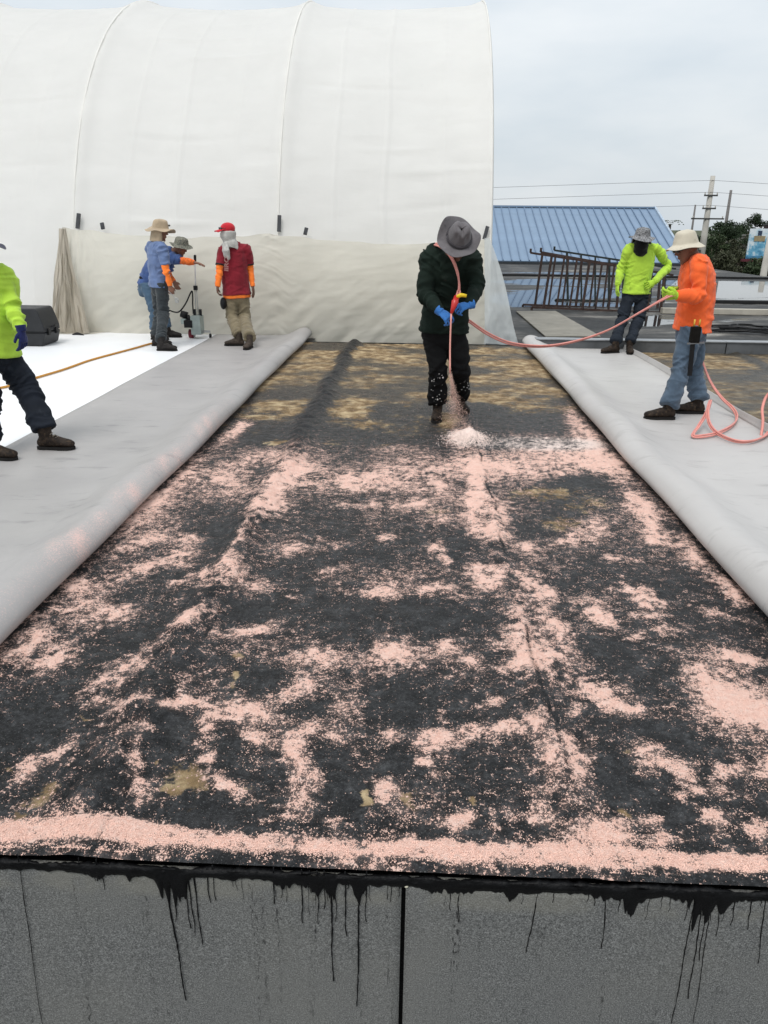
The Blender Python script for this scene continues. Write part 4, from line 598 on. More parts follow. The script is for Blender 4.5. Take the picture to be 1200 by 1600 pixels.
MB().box((q0.x + bw / 2, 62, zb - .12), (bw / 2 + .3, .12, .09)).build('ledge', basic('maroon', (.10, .02, .03), .7), bb); [MB().bar((q0.x + bw * k, 62.2, -4.2), (q0.x + bw * k, 62.2, zb), .2).build('post', IRON, bb) for k in (.15, .85)]
q = Vector((28.971,70,2.038)); hb = thing('dark_building', 'dark brown flat-topped building corner at the right edge', 'building', (q.x + 1.2, 70.6, -4.2)); MB().box((q.x + 1.8, 70.5, (q.z - 4.2) / 2 + .0), (1.6, .4, (q.z + 4.2) / 2)).build('wall', basic('brown_wall', (.05, .03, .03), .8), hb); MB().box((q.x + 1.8, 70.5, q.z + .05), (1.68, .45, .05)).build('roof', IRON, hb)
q = Vector((37.817,100,1.014)); hb = thing('far_house', 'far house with a pale flat roof among the trees', 'building', (q.x, 100, -4.2)); MB().box((q.x, 100, q.z / 2 - 2.1), (1.1, 2, (q.z + 4.2) / 2)).build('wall', basic('far_wall', (.45, .43, .38), .9), hb); MB().box((q.x, 100, q.z + .08), (1.3, 2.2, .08)).build('roof', basic('far_roof', (.38, .39, .36), .9), hb)
# ================================================================== PEOPLE
def clothmat(name, col, scale=9, var=.18, dirt=None, amt=.5, bump=.35, bs=260, rough=.85, sheen=.15):
    return basic(name, col, rough, var, scale, bump, bs, .0015, dirt, amt, 0, .2, sheen, folds=True)
def camo(name, cols, scale=22):
    if name in MATS: return MATS[name]
    t = NT(name); n = t.noise(scale, 2, .5, None, .6); c = t.ramp(n, [(p, k) for p, k in zip((.0, .42, .5, .58), cols)], 'CONSTANT'); c = t.mix(.25, c, t.ramp(t.noise(90, 2), [(.3, (.02, .02, .02)), (.7, (.5, .5, .48))])); t.set(Base_Color=c, Roughness=.9, Specular_IOR_Level=.15); t.bump(t.noise(200, 2), .3, .002); MATS[name] = t.m; return t.m
SKIN = basic('brown_skin', (.20, .095, .060), .55, .15, 12, .15, 200, .001, spec=.35); SKIND = basic('deep_brown_skin', (.125, .060, .040), .55, .15, 12, .15, 200, .001, spec=.35)
RUBBER = basic('boot_sole', (.009, .008, .0075), .8, .3, 30, .3, 90)
def remesh(name, lofts, vox, mat, parent, smooth=4, joints=(), amp=.006, jamp=.010, fr=(6, 6, 13), seed=0, jr=.13, bones=()):
    mb = MB()
    for v, f in lofts: mb.add(v, f)
    o = mb.build(name, None, None, True); m = o.modifiers.new('r', 'REMESH'); m.mode = 'VOXEL'; m.voxel_size = vox; m.use_smooth_shade = True
    if smooth: s = o.modifiers.new('s', 'SMOOTH'); s.iterations = smooth; s.factor = .5
    mod_apply(o); me = o.data; n = len(me.vertices)
    if amp > 0 and n:
        co = np.zeros(n * 3, np.float32); me.vertices.foreach_get('co', co); co = co.reshape(-1, 3).astype(float); nr = np.zeros(n * 3, np.float32); me.vertex_normals.foreach_get('vector', nr); nr = nr.reshape(-1, 3)
        w = np.zeros(n)
        for j in joints: w = np.maximum(w, np.exp(-(np.linalg.norm(co - np.array(j), axis=1) / jr) ** 2))
        warp = co + .05 * np.stack([vn(co * 6, 5), vn(co * 6, 6), vn(co * 6, 7)], 1)
        a = vn(warp * np.array(fr), 11 + seed); b = vn(warp * np.array(fr) * 2.1, 13 + seed); ridge = (1 - 2.4 * np.abs(a)) * .75 + b * .35
        big = fbm(co * 5, 2, 17 + seed)
        if len(bones):      # creases run round each limb, bunching at the joints
            best = np.full(n, 1e9); sc_ = np.zeros(n); off = 0.0; ang = np.zeros(n)
            for k, (p, q) in enumerate(bones):
                p, q = np.array(p, float), np.array(q, float); d_ = q - p; l_ = np.linalg.norm(d_) + 1e-6; d_ /= l_; rel = co - p; t_ = np.clip(rel @ d_, 0, l_); dist = np.linalg.norm(rel - t_[:, None] * d_, axis=1)
                sd_ = np.cross(d_, [.3, 1, .2]); sd_ /= np.linalg.norm(sd_); m_ = dist < best; best[m_] = dist[m_]; sc_[m_] = (rel @ d_)[m_] + off; ang[m_] = ((rel @ sd_))[m_]; off += l_ + .37
            wv = vn(co * 7, 31 + seed) * .9; c1_ = vn(np.stack([sc_ * 17 + ang * 7 + wv, co[:, 0] * 3.5, co[:, 1] * 3.5 + co[:, 2]], 1), 41 + seed); c2_ = vn(np.stack([sc_ * 31 - ang * 14 + wv * 1.6, co[:, 0] * 5, co[:, 1] * 5], 1), 43 + seed)
            cr = (1 - np.abs(c1_) * 2.6) * .8 + (1 - np.abs(c2_) * 2.6) * .45; gate = np.clip(.35 + .9 * fbm(co * 4.5, 2, 47 + seed), 0, 1)
            co += nr * ((amp * 2.5 * gate + jamp * 1.7 * w) * cr + .005 * big)[:, None]
        else: co += nr * ((amp * 1.45 + jamp * 1.3 * w) * ridge + .005 * big)[:, None]
        me.vertices.foreach_set('co', co.astype(np.float32).ravel()); me.update()
    if mat is not None: me.materials.clear(); me.materials.append(mat)
    if len(me.polygons): me.polygons.foreach_set('use_smooth', np.ones(len(me.polygons), bool))
    if parent is not None: o.parent = parent; o.matrix_parent_inverse = parent_inv(parent)
    return o
def V3(p): return Vector(p)
def frame(d, up): d = Vector(d).normalized(); u = Vector(up); u = (u - d * u.dot(d)).normalized(); return d, u, d.cross(u)
def hand_lofts(wr, d, nrm, thumb, curl=.5, k=1.0, fat=1.0, spread=1.0):
    """palm, four unequal bent fingers and a thumb leaving the side of the palm"""
    wr = V3(wr); d, n, s = frame(d, nrm); s = s * thumb; L = []
    L.append(loft([wr - d * .02, wr + d * .02 * k, wr + d * .055 * k, wr + d * .088 * k], [(.024 * fat, .019 * fat), (.033 * fat, .019 * fat), (.041 * fat, .016 * fat), (.040 * fat, .012 * fat)], side=s, n=12))
    for i, (o, ln) in enumerate(((.031, .072), (.0105, .082), (-.0105, .076), (-.031, .060))):
        o *= spread; p = wr + d * (.083 * k) + s * o * 1.02; pts = [p - d * .012]; a = 0; dd = d + s * o * 1.5
        dd.normalize()
        for j, q in enumerate((.45, .31, .24)):
            a += curl * (.75, 1.0, .7)[j] * (1 + .12 * i); pts.append(pts[-1] + (dd * math.cos(a) + n * math.sin(a)) * (ln * q * k + (.012 if j == 0 else 0)))
        L.append(loft(catmull(pts, 3), [.0092 * fat * (1 - .22 * u / 9) for u in range(10)], n=8))
    b = wr + d * .022 * k + s * .026; td = (d * .62 + s * .66 + n * .42).normalized(); t2 = (d * .85 + s * .15 + n * (.35 + .3 * curl)).normalized()
    L.append(loft(catmull([b, b + td * .032 * k, b + td * .032 * k + t2 * .028 * k, b + td * .03 * k + t2 * .050 * k], 3), [.0125 * fat, .0122 * fat, .012 * fat, .0115 * fat, .011 * fat, .0105 * fat, .010 * fat, .0098 * fat, .009 * fat, .008 * fat], n=8)); return L
def head_lofts(c, f, u):
    c = V3(c); f, u, r = frame(f, u); L = []
    L.append(ellipsoid(c + u * .025 - f * .012, (r * .076, f * .097, u * .092), 16, 10))
    L.append(loft([c + u * .03 + f * .02, c - u * .03 + f * .026, c - u * .075 + f * .034, c - u * .112 + f * .048], [(.068, .070), (.063, .062), (.053, .052), (.026, .030)], side=r, n=14))
    L.append(loft([c + u * .022 + f * .082, c - u * .005 + f * .098, c - u * .026 + f * .108], [(.009, .010), (.012, .013), (.017, .012)], side=r, n=8))
    L.append(loft([c + u * .030 + f * .074 - r * .05, c + u * .034 + f * .088, c + u * .030 + f * .074 + r * .05], [.011, .012, .011], n=8))
    L.append(loft([c - u * .058 + f * .080 - r * .02, c - u * .056 + f * .090, c - u * .058 + f * .080 + r * .02], [.009, .0105, .009], n=8))
    L.append(ellipsoid(c - u * .105 + f * .070, (r * .022, f * .016, u * .018), 8, 6))
    for s in (-1, 1): L.append(ellipsoid(c + r * s * .078 - f * .008 - u * .006, (r * .012, f * .020 , u * .032), 8, 6))
    return L
def hat(parent, c, up, fw, mat, rc=.092, hc=.105, brim=.075, droop=.02, wave=.012, seed=1, taper=.82, pinch=0, flap=None, band=None, curl=0, name='hat', top=.02):
    """soft brimmed hat: crown and brim as one skin revolved about the head axis, uneven brim"""
    c = V3(c); u, f, r = frame(up, fw); r = -r; rr = random.Random(seed); ph = [rr.uniform(0, 6.28) for _ in range(4)]; N = 48
    prof = [(.001, hc + top), (rc * taper * .45, hc + top * .9), (rc * taper * .85, hc + top * .35), (rc * taper, hc - .008), (rc * (taper * .6 + .4), hc * .55), (rc, hc * .2), (rc * 1.01, .0)]
    for j in range(1, 7): prof.append((rc * 1.01 + brim * j / 6, -droop * (j / 6) ** 1.2 - .003))
    vs = []
    for k, (rad, h) in enumerate(prof):
        for a in range(N):
            t = 2 * math.pi * a / N; e = max(0, (rad - rc) / brim) if brim else 0; rx, fx = math.cos(t), math.sin(t)
            hh = h + e * (wave * math.sin(2 * t + ph[0]) + wave * .6 * math.sin(3 * t + ph[1]) + wave * .4 * math.sin(5 * t + ph[2])) + curl * e * e * abs(rx) ** 2
            rd = rad * (1 + .05 * e * math.sin(2 * t + ph[3])); 
            if k < 6: hh += .006 * math.sin(3 * t + ph[1]) * (rad / rc); rd *= 1 + .02 * math.sin(4 * t + ph[2])
            if pinch and k < 5: hh -= pinch * math.exp(-((rx * rad) / .018) ** 2) * (1 if fx > -.3 else .6) * (1 - k / 6); rd *= 1 - .25 * pinch / .03 * math.exp(-((abs(rx) - .62) / .25) ** 2) * max(0, fx) * (k / 5)
            vs.append(c + r * (rd * rx) + f * (rd * fx * 1.10) + u * hh)
    M = len(prof); fs = [(k * N + a, (k + 1) * N + a, (k + 1) * N + (a + 1) % N, k * N + (a + 1) % N) for k in range(M - 1) for a in range(N)]
    o = pydata(name, vs, fs, mat, None, True); s = o.modifiers.new('s', 'SOLIDIFY'); s.thickness = .005; s.offset = -1; s2 = o.modifiers.new('d', 'SUBSURF'); s2.levels = s2.render_levels = 1; mod_apply(o); o.parent = parent; o.matrix_parent_inverse = parent_inv(parent)
    if band is not None:
        pts = [c + r * (rc * 1.03 * math.cos(t)) + f * (rc * 1.03 * 1.10 * math.sin(t)) + u * .012 for t in [2 * math.pi * k / 30 for k in range(31)]]; MB().tube(pts, .011, 6).build('hat_band', band, o, True)
    if flap is not None:   # neck cape at the back
        vs = []; n1, n2 = 22, 8
        for j in range(n2):
            b = j / (n2 - 1)
            for k in range(n1):
                t = math.pi + math.pi * (k / (n1 - 1)) * 1.0; rx, fx = math.cos(t), math.sin(t); w = 1.0 + .22 * b + .05 * math.sin(k * 1.3 + b * 3)
                vs.append(c + r * (rc * rx * w) + f * (rc * 1.1 * fx * w * .95) - u * (.005 + flap * b))
        g = pydata('neck_flap', vs, [(j * n1 + k, j * n1 + k + 1, (j + 1) * n1 + k + 1, (j + 1) * n1 + k) for j in range(n2 - 1) for k in range(n1 - 1)], mat, None, True); s = g.modifiers.new('s', 'SOLIDIFY'); s.thickness = .006; mod_apply(g); g.parent = o
    return o
def shades(parent, c, f, u, mat, up=.028, fwd=.092):
    c = V3(c); f, u, r = frame(f, u); mb = MB()
    for s in (-1, 1): mb.add(*ellipsoid(c + f * fwd + u * up + r * s * .034, (r * .030, f * .010, u * .021), 10, 6))
    mb.tube([c + f * (fwd + .004) + u * up - r * .02, c + f * (fwd + .004) + u * up + r * .02], .004, 6)
    for s in (-1, 1): mb.tube([c + f * (fwd - .005) + u * up + r * s * .062, c + u * (up - .002) + r * s * .083 - f * .0], .004, 6)
    return mb.build('sunglasses', mat, parent, True)
def boot(parent, toe, d, mat, sole=RUBBER, k=1.0, lace=None, shaft=.10, z0=None, lean=(0, 0)):
    d = Vector((d[0], d[1], 0)).normalized(); s = Vector((-d.y, d.x, 0)); z = Vector((0, 0, 1)); toe = V3(toe); gz = toe.z if z0 is None else z0; o = toe - d * .20 * k; o.z = gz
    P_ = lambda a, h: o + d * a * k + z * h
    L = [loft([P_(-.078, .055), P_(-.06, .052), P_(0, .058), P_(.06, .060), P_(.11, .050), P_(.155, .044), P_(.188, .038), P_(.200, .034)], [(.020, .026), (.034, .040), (.039, .050), (.042, .047), (.047, .036), (.046, .030), (.034, .024), (.014, .012)], side=s, n=14)]
    sh = P_(-.012, .085) + d * lean[0] + z * 0; L.append(loft([P_(-.008, .05), P_(-.012, .09), P_(-.014, .09 + shaft)], [(.042, .052), (.044, .050), (.047, .052)], side=s, n=14))
    b = remesh('boot', L, .007, mat, parent, 3, (), .0015, 0, (40, 40, 40))
    vs = []; out = [(-.088, 0), (-.078, .026), (-.05, .036), (0, .036), (.05, .040), (.10, .049), (.15, .048), (.185, .034), (.207, 0)]; ol = [(a, w) for a, w in out] + [(a, -w) for a, w in reversed(out[1:-1])]
    n = len(ol); vs = [P_(a, .0) + s * w for a, w in ol] + [P_(a, .021 if a < .02 or a > .06 else .018) + s * w for a, w in ol]
    pydata('sole', vs, [tuple(range(n - 1, -1, -1)), tuple(range(n, 2 * n))] + [(i, (i + 1) % n, n + (i + 1) % n, n + i) for i in range(n)], sole, b)
    if lace is not None:
        mb = MB()
        for q in range(5):
            a, h = .035 + q * .019, .118 - q * .0135; mb.tube([P_(a, h) + s * .024, P_(a + .008, h + .006), P_(a, h) - s * .024], .0042, 6)
        mb.build('laces', lace, b, True)
    return P_(-.012, .10 + shaft * .5)
def person(label, J, S, base):
    """J: joint positions in metres; S: clothing"""
    T = thing('person', label, 'person', base); g = lambda k: V3(J[k])
    nk, hd, sa, sb, ha, hb = g('neck'), g('head'), g('shA'), g('shB'), g('hipA'), g('hipB'); mh = (ha + hb) / 2; ms = (sa + sb) / 2
    up = (nk - mh).normalized(); ss = (sb - sa).normalized(); hs = (hb - ha).normalized(); Lg = (nk - mh).length; bend = V3(J.get('bend', (0, 0, 0))); wd = S.get('wd', 1.0); dp = S.get('dp', 1.0)
    def sp(t): return mh.lerp(nk, t) + bend * (4 * t * (1 - t))
    def torso(ts, grow):
        pts, rad, sd = [], [], []
        for t_, w, h in ts: pts.append(sp(t_)); rad.append((w * wd + grow, h * dp + grow)); k = max(0, min(1, t_)); sd.append(tuple(hs.lerp(ss, k)))
        return loft(pts, rad, side=sd, n=18)
    TS = [(-.10, .170, .122), (.05, .170, .124), (.2, .160, .120), (.4, .160, .120), (.6, .172, .122), (.75, .178, .116), (.86, .170, .100), (.94, .130, .080), (1.0, .062, .060)]
    ank = {}; BT = S['boots']
    for k in 'AB':
        ank[k] = boot(T, J['toe' + k], J['dir' + k], BT, lace=S.get('lace'), shaft=S.get('shaft', .10), z0=J.get('z0', 0.0) + (0.0))
    # --- body: one continuous skin
    Lb = [torso(TS, -.022)] + head_lofts(hd, J['face'], J['hup'])
    hu = V3(J['hup']).normalized(); hf = V3(J['face']).normalized(); Lb.append(loft([sp(.93), nk.lerp(hd - hu * .05 - hf * .02, .5), hd - hu * .03 - hf * .012], [.062, .056, .056], n=12))
    for k in 'AB':
        s_, e, w = g('sh' + k), g('el' + k), g('wr' + k); Lb.append(loft([s_.lerp(ms, .35), s_, s_.lerp(e, .5), e, e.lerp(w, .35), w], [.040, .042, .034, .028, .030, .024], n=12))
        Lb += hand_lofts(w, J['hd' + k], J['pn' + k], J.get('th' + k, 1), J.get('cu' + k, .5), 1.0, *((.70, 1.24) if S.get('gloves') is not None else (1.0, 1.0)))
        h_, kn = g('hip' + k), g('kn' + k); Lb.append(loft([h_, h_.lerp(kn, .5), kn, kn.lerp(ank[k], .35), ank[k]], [.066, .056, .042, .040, .030], n=12))
    body = remesh('body', Lb, .0085, S['skin'], T, 2, (), 0)
    # --- trousers
    tj = [J['knA'], J['knB'], ank['A'], ank['B'], tuple(ha), tuple(hb)]; Lt = [torso([(-.22, .10, .085), (-.14, .150, .115), (-.05, .168, .124), (.08, .160, .117), (.16, .140, .105)], -.002)]; lw = S.get('legw', 1.0)
    for k in 'AB':
        h_, kn, an = g('hip' + k), g('kn' + k), ank[k]; cu = an + (an - kn).normalized() * S.get('cuff', .0)
        Lt.append(loft(catmull([h_ + (h_ - kn).normalized() * .03, h_.lerp(kn, .5), kn, kn.lerp(an, .5), cu], 4), list(np.interp(np.linspace(0, 4, 17), range(5), [.094, .090 * lw, .077 * lw, .074 * lw, .076 * lw])), n=14))
    remesh('trousers', Lt, .0088, S['pants'], T, 3, tj, S.get('pamp', .0045), .011, (6, 6, 15), 3, bones=[(J['hipA'], J['knA']), (J['knA'], ank['A']), (J['hipB'], J['knB']), (J['knB'], ank['B'])])
    # --- shirt
    shj = [J['elA'], J['elB'], tuple(sp(.08)), tuple(sp(.2)), tuple(sa), tuple(sb)]; hem = S.get('hem', -.12)
    Ls = [loft([sa, sa.lerp(sb, .25) + up * .022, sp(.955), sa.lerp(sb, .75) + up * .022, sb], [.068, .066, .066, .066, .068], n=14), torso([(hem, .178, .130)] + [q for q in TS if q[0] > hem + .03], .010 + S.get('loose', 0))]
    for k in 'AB':
        s_, e, w = g('sh' + k), g('el' + k), g('wr' + k); sw = S.get('slw', 1.0)
        if S.get('short'):
            m = s_.lerp(e, .72); Ls.append(loft([s_.lerp(ms, .4), s_, s_.lerp(e, .4), m], [.06, .074, .070, .066], n=14))
            u_ = S['under']; Lu = [loft(catmull([s_, s_.lerp(e, .5), e, e.lerp(w, .5), w], 3), list(np.interp(np.linspace(0, 4, 13), range(5), [.055, .052, .047, .044, .036])), n=12)]; remesh('undersleeve', Lu, .008, u_, T, 2, [J['el' + k]], .003, .007, (12, 12, 24), 5, bones=[(s_, e), (e, w)])
        else:
            Ls.append(loft(catmull([s_.lerp(ms, .4), s_, s_.lerp(e, .5), e, e.lerp(w, .5), w + (w - e).normalized() * .005], 3), list(np.interp(np.linspace(0, 5, 16), range(6), [.06, .072, .064 * sw, .058 * sw, .052 * sw, .041])), n=14))
    shirt = remesh('shirt', Ls, .0088, S['shirt'], T, 3, shj, S.get('samp', .0045), .009, S.get('sfr', (5.5, 5.5, 9)), 7, bones=[(sp(0), sp(.95))] + [b for k in 'AB' for b in ((g('sh' + k), g('el' + k)), (g('el' + k), g('wr' + k)))])
    if S.get('underhem') is not None: remesh('undershirt_hem', [torso([(hem - .06, .176, .128), (hem + .10, .172, .126)], .011)], .010, S['underhem'], T, 2, (), .004, 0, (9, 9, 9), 9)
    col_r = [sp(.975) + (ss * math.cos(a) * .068 + up.cross(ss) * math.sin(a) * .066) for a in [2 * math.pi * k / 24 for k in range(25)]]; MB().tube(col_r, .008, 6).build('collar', S.get('collar', S['shirt']), shirt, True)
    if S.get('gloves') is not None:
        for k in 'AB': remesh('glove', hand_lofts(J['wr' + k], J['hd' + k], J['pn' + k], J.get('th' + k, 1), J.get('cu' + k, .5), 1.04, 1.12, 1.24) + [loft([g('wr' + k) - V3(J['hd' + k]).normalized() * .035, g('wr' + k) + V3(J['hd' + k]).normalized() * .012], [.041, .034], n=14)], .0042, S['gloves'], T, 2, (), .0008, 0, (40, 40, 40))
    if S.get('belt') is not None: remesh('belt', [torso([(.07, .168, .125), (.13, .168, .124)], .009)], .008, S['belt'], T, 1, (), 0)
    return T, body, sp, ss, up
BLACKP = basic('black_plastic', (.008, .008, .009), .5, .2, 10, 0, spec=.25); LENS = basic('dark_lens', (.006, .006, .007), .12, 0, 1, 0, spec=.6)
BOOTB = clothmat('worn_brown_boot', (.022, .015, .011), 26, .7, (.13, .085, .05), .7, .4, 90, .7, 0); BOOTK = clothmat('dark_boot', (.022, .019, .018), 18, .4, (.10, .08, .06), .4, .4, 90, .7, 0); LACE = basic('boot_lace', (.22, .19, .15), .9)
# 1 ---- the worker spraying granules, dark green shirt
J = dict(head=(0.31,6.42,1.531), neck=(0.251,6.66,1.471), shA=(0.09,6.7,1.433), shB=(0.433,6.7,1.432), elA=(0.056,6.62,1.133), elB=(0.477,6.62,1.179), wrA=(0.183,6.42,1.005), wrB=(0.418,6.42,1.063), hdA=(.75, -.35, -.5), pnA=(.25, .35, -.9), thA=1, cuA=.75, hdB=(-.85, -.35, -.18), pnB=(-.2, .45, -.8), thB=-1, cuB=.85,
 hipA=(0.145,6.86,0.796), hipB=(0.324,6.86,0.799), knA=(0.188,6.8,0.484), knB=(0.387,6.84,0.48), toeA=(0.186,6.725,0), dirA=(-.08, -1), toeB=(0.478,7.048,0), dirB=(.25, -1), face=(.10, -.72, -.70), hup=(.10, -.66, .72), bend=(0, .05, 0))
S = dict(skin=SKIND, shirt=clothmat('dark_green_jersey', (.006, .013, .009), 7, .2, (.02, .025, .02), .2, sheen=0), pants=clothmat('black_work_trousers', (.004, .004, .0045), 8, .3, sheen=0), boots=BOOTB, gloves=clothmat('blue_glove', (.035, .16, .46), 25, .2, None, 0, .3, 200, .6), wd=1.16, dp=1.15, slw=1.12, loose=.006, legw=1.06, hem=-.015, samp=.006, pamp=.004)
sprayer, b_, sp_, ss_, up_ = person('worker in dark green shirt and grey wide-brimmed hat spraying granules', J, S, (0.301,6.906,0))
hat(sprayer, (0.304,6.33,1.574), (.16, -.76, .63), (.10, -.62, -.75), clothmat('grey_hat_felt', (.125, .115, .120), 8, .25, (.05, .045, .05), .6, .3, 120), .092, .108, .078, .004, .032, 5, .76, .040, None, clothmat('hat_band', (.05, .045, .05)), .03)
# paint flecks on the shins
mb = MB(); rr = random.Random(4)
for k in range(46):
    q = rr.choice((V3(J['knA']).lerp(V3(J['toeA']) + Vector((0, .1, .1)), rr.uniform(.05, .85)), V3(J['knB']).lerp(V3(J['toeB']) + Vector((0, .1, .1)), rr.uniform(.0, .6)))); a = rr.uniform(-.75, .75); p = q + Vector((.076 * math.sin(a), -.080 * math.cos(a), 0)); w = rr.uniform(.002, .006); mb.add(*ellipsoid(p, ((w * rr.uniform(.5, 1.6), 0, 0), (0, .003, 0), (0, 0, w * rr.uniform(.5, 1.8))), 6, 4))
o = mb.build('paint_flecks', basic('white_fleck', (.7, .68, .66), .8), sprayer, True); o['kind'] = 'stuff'
# 2 ---- neon yellow shirt, black mask, hand on hip
NEON = clothmat('neon_yellow_shirt', (.43, .65, .06), 7, .12, (.26, .36, .08), .42, .3); NEONG = clothmat('neon_glove', (.40, .62, .05), 16, .2, (.03, .03, .03), .5)
J = dict(head=(3.004,11.16,1.518), neck=(3.045,11.26,1.409), shA=(2.864,11.22,1.383), shB=(3.267,11.3,1.386), elA=(2.797,11.25,1.131), elB=(3.468,11.38,1.166), wrA=(2.747,11.16,0.924), wrB=(3.229,11.1,0.976), hdA=(-.02, -.15, -1), pnA=(.9, .2, 0), thA=-1, cuA=.35, hdB=(-.85, -.25, -.35), pnB=(-.1, .9, -.3), thB=1, cuB=.55,
 hipA=(2.946,11.24,0.818), hipB=(3.127,11.26,0.819), knA=(2.872,11.18,0.493), knB=(3.101,11.2,0.477), toeA=(2.549,10.859,0.03), dirA=(-.9, -.3), toeB=(2.929,10.73,0.03), dirB=(-.1, -1), face=(-.12, -.98, -.12), hup=(0, -.05, 1), z0=.028)
S = dict(skin=SKIND, shirt=NEON, pants=clothmat('navy_trousers', (.016, .021, .030), 8, .25, (.05, .05, .05), .3, sheen=0), boots=BOOTB, gloves=NEONG, wd=1.05, loose=.006, legw=.98, hem=-.03, samp=.004)
p2, b_, sp_, ss_, up_ = person('worker in neon yellow shirt and black face mask standing with hand on hip', J, S, (2.927,11.096,-0))
hd = V3(J['head']); f, u, r = frame(J['face'], J['hup'])
hat(p2, hd + u * .045, (.03, -.10, 1), (-.12, -1, -.05), camo('grey_camo', [(.05, .05, .055), (.16, .16, .17), (.30, .30, .31), (.09, .09, .10)], 40), .104, .090, .080, .030, .014, 8, .88, 0, .10)
remesh('face_mask', [loft([hd + u * .022, hd - u * .03 + f * .01, hd - u * .10 + f * .015, hd - u * .17 + f * .005, hd - u * .23 + f * .03], [(.090, .110), (.096, .112), (.098, .098), (.100, .094), (.035, .055)], side=r, n=16)], .008, clothmat('black_mask', (.006, .006, .007), 8), p2, 3, (), .004, 0, (12, 12, 20))
shades(p2, hd, f, u, LENS, .032, .106)
# 3 ---- orange shirt, cream hat, feeding the hose
J = dict(head=(2.34,7.22,1.495), neck=(2.432,7.25,1.425), shA=(2.411,7.06,1.364), shB=(2.498,7.42,1.36), elA=(2.423,7,1.113), elB=(2.564,7.5,1.097), wrA=(2.242,6.98,1.112), wrB=(2.356,7.3,1.132), hdA=(-1, .08, -.02), pnA=(0, .75, .5), thA=-1, cuA=.65, hdB=(-1, -.1, .02), pnB=(0, -.6, -.5), thB=1, cuB=.45,
 hipA=(2.437,7.12,0.799), hipB=(2.555,7.36,0.771), knA=(2.4,7.08,0.457), knB=(2.597,7.34,0.403), toeA=(2.083,6.956,0.03), dirA=(-1, -.05), toeB=(2.436,7.245,0.03), dirB=(-1, .05), face=(-.92, -.12, -.36), hup=(-.32, -.02, .94), bend=(.03, 0, 0), z0=.028)
S = dict(skin=SKIN, shirt=clothmat('neon_orange_shirt', (.85, .130, .03), 7, .10, (.62, .10, .03), .3, .3), pants=clothmat('faded_blue_jeans', (.075, .110, .155), 6, .35, (.035, .045, .06), .6, .4), boots=BOOTB, gloves=NEONG, wd=1.0, dp=1.12, loose=.014, legw=1.10, hem=.0, samp=.005, cuff=.03)
p3, b_, sp_, ss_, up_ = person('worker in bright orange shirt and cream bucket hat feeding the pink hose', J, S, (2.527,7.275,0))
hd = V3(J['head']); f, u, r = frame(J['face'], J['hup'])
hat(p3, hd + u * .042, (-.16, -.03, .98), (-1, -.1, -.25), clothmat('cream_hat_cotton', (.55, .50, .40), 7, .12, (.20, .16, .10), .35, .3, 150), .098, .095, .060, .030, .012, 11, .82)
shades(p3, hd, f, u, LENS, .012, .098)
LEATH = basic('dark_leather', (.008, .007, .006), .75, .3, 20, .3, 80, spec=.1); tp = Vector((2.418,6.92,0.791))
MB().box(tp, (.042, .024, .070), bev=.012).build('tool_pouch', LEATH, p3); MB().bar(tp + Vector((-.01, 0, -.06)), tp + Vector((.012, .02, -.36)), .036, .02, up=(0, -1, 0)).build('knife_sheath', BLACKP, p3); MB().bar(tp + Vector((-.06, -.012, -.075)), tp + Vector((.085, -.012, -.065)), .014).build('hammer_loop', basic('steel_tool', (.25, .25, .26), .4, .2, 10, metal=.8), p3); [MB().tube([tp + Vector((k, 0, .07)), tp + Vector((k, 0, .13))], .008, 6).build('tool_handle', basic('yellow_handle', (.6, .35, .05), .6), p3, True) for k in (-.02, .025)]
# 4 ---- beige hat, blue tee over orange sleeves, seen from behind
ORS = clothmat('orange_sleeve', (.88, .20, .03), 9, .12, (.65, .22, .10), .4)
J = dict(head=(-3.556,11.06,1.55), neck=(-3.591,11.02,1.418), shA=(-3.741,11.18,1.337), shB=(-3.483,10.88,1.331), elA=(-3.751,11.24,1.053), elB=(-3.431,10.8,1.045), wrA=(-3.67,11.22,0.872), wrB=(-3.402,10.82,0.851), hdA=(.3, .1, -.9), pnA=(.3, .5, .3), cuA=.5, hdB=(.12, 0, -1), pnB=(-.3, .9, 0), thB=1, cuB=.9,
 hipA=(-3.672,11.1,0.828), hipB=(-3.547,10.94,0.841), knA=(-3.694,11.12,0.466), knB=(-3.559,10.9,0.482), toeA=(-3.508,11.016,0.015), dirA=(1, .15), toeB=(-3.296,10.554,0.015), dirB=(1, .02), face=(.80, .50, -.15), hup=(.05, 0, 1), z0=.014)
S = dict(skin=SKIN, shirt=clothmat('faded_blue_tee', (.115, .165, .30), 6, .18, (.20, .22, .32), .4), pants=clothmat('charcoal_trousers', (.030, .036, .040), 7, .35, (.07, .075, .08), .5), boots=BOOTK, short=True, under=ORS, wd=.98, loose=.010, legw=.95, hem=-.02)
p4, b_, sp_, ss_, up_ = person('worker in beige neck-flap hat and blue tee with orange sleeves, back turned', J, S, (-3.536,10.747,0))
hd = V3(J['head']); f, u, r = frame(J['face'], J['hup'])
hat(p4, hd + u * .045, (.10, -.02, 1), (.85, .5, -.1), clothmat('beige_hat', (.40, .31, .21), 8, .15, (.22, .16, .10), .4, .3, 150), .102, .100, .080, .024, .026, 14, .86, 0, .17)
MB().tube([hd + u * .10 + f * .108 + r * .05, hd + u * .10 + f * .118, hd + u * .098 + f * .108 - r * .05], .013, 6).build('sunglasses', LENS, p4, True)
MB().box((-3.444,10.84,0.849), (.035, .03, .07), bev=.008).build('belt_pouch', BLACKP, p4)
w = Vector((-3.386,10.8,0.76)); sc = thing('scissors', 'steel scissors held by the worker in the beige hat', 'tool', tuple(w)); STEEL = basic('bright_steel', (.45, .45, .44), .35, .1, 10, metal=.9)
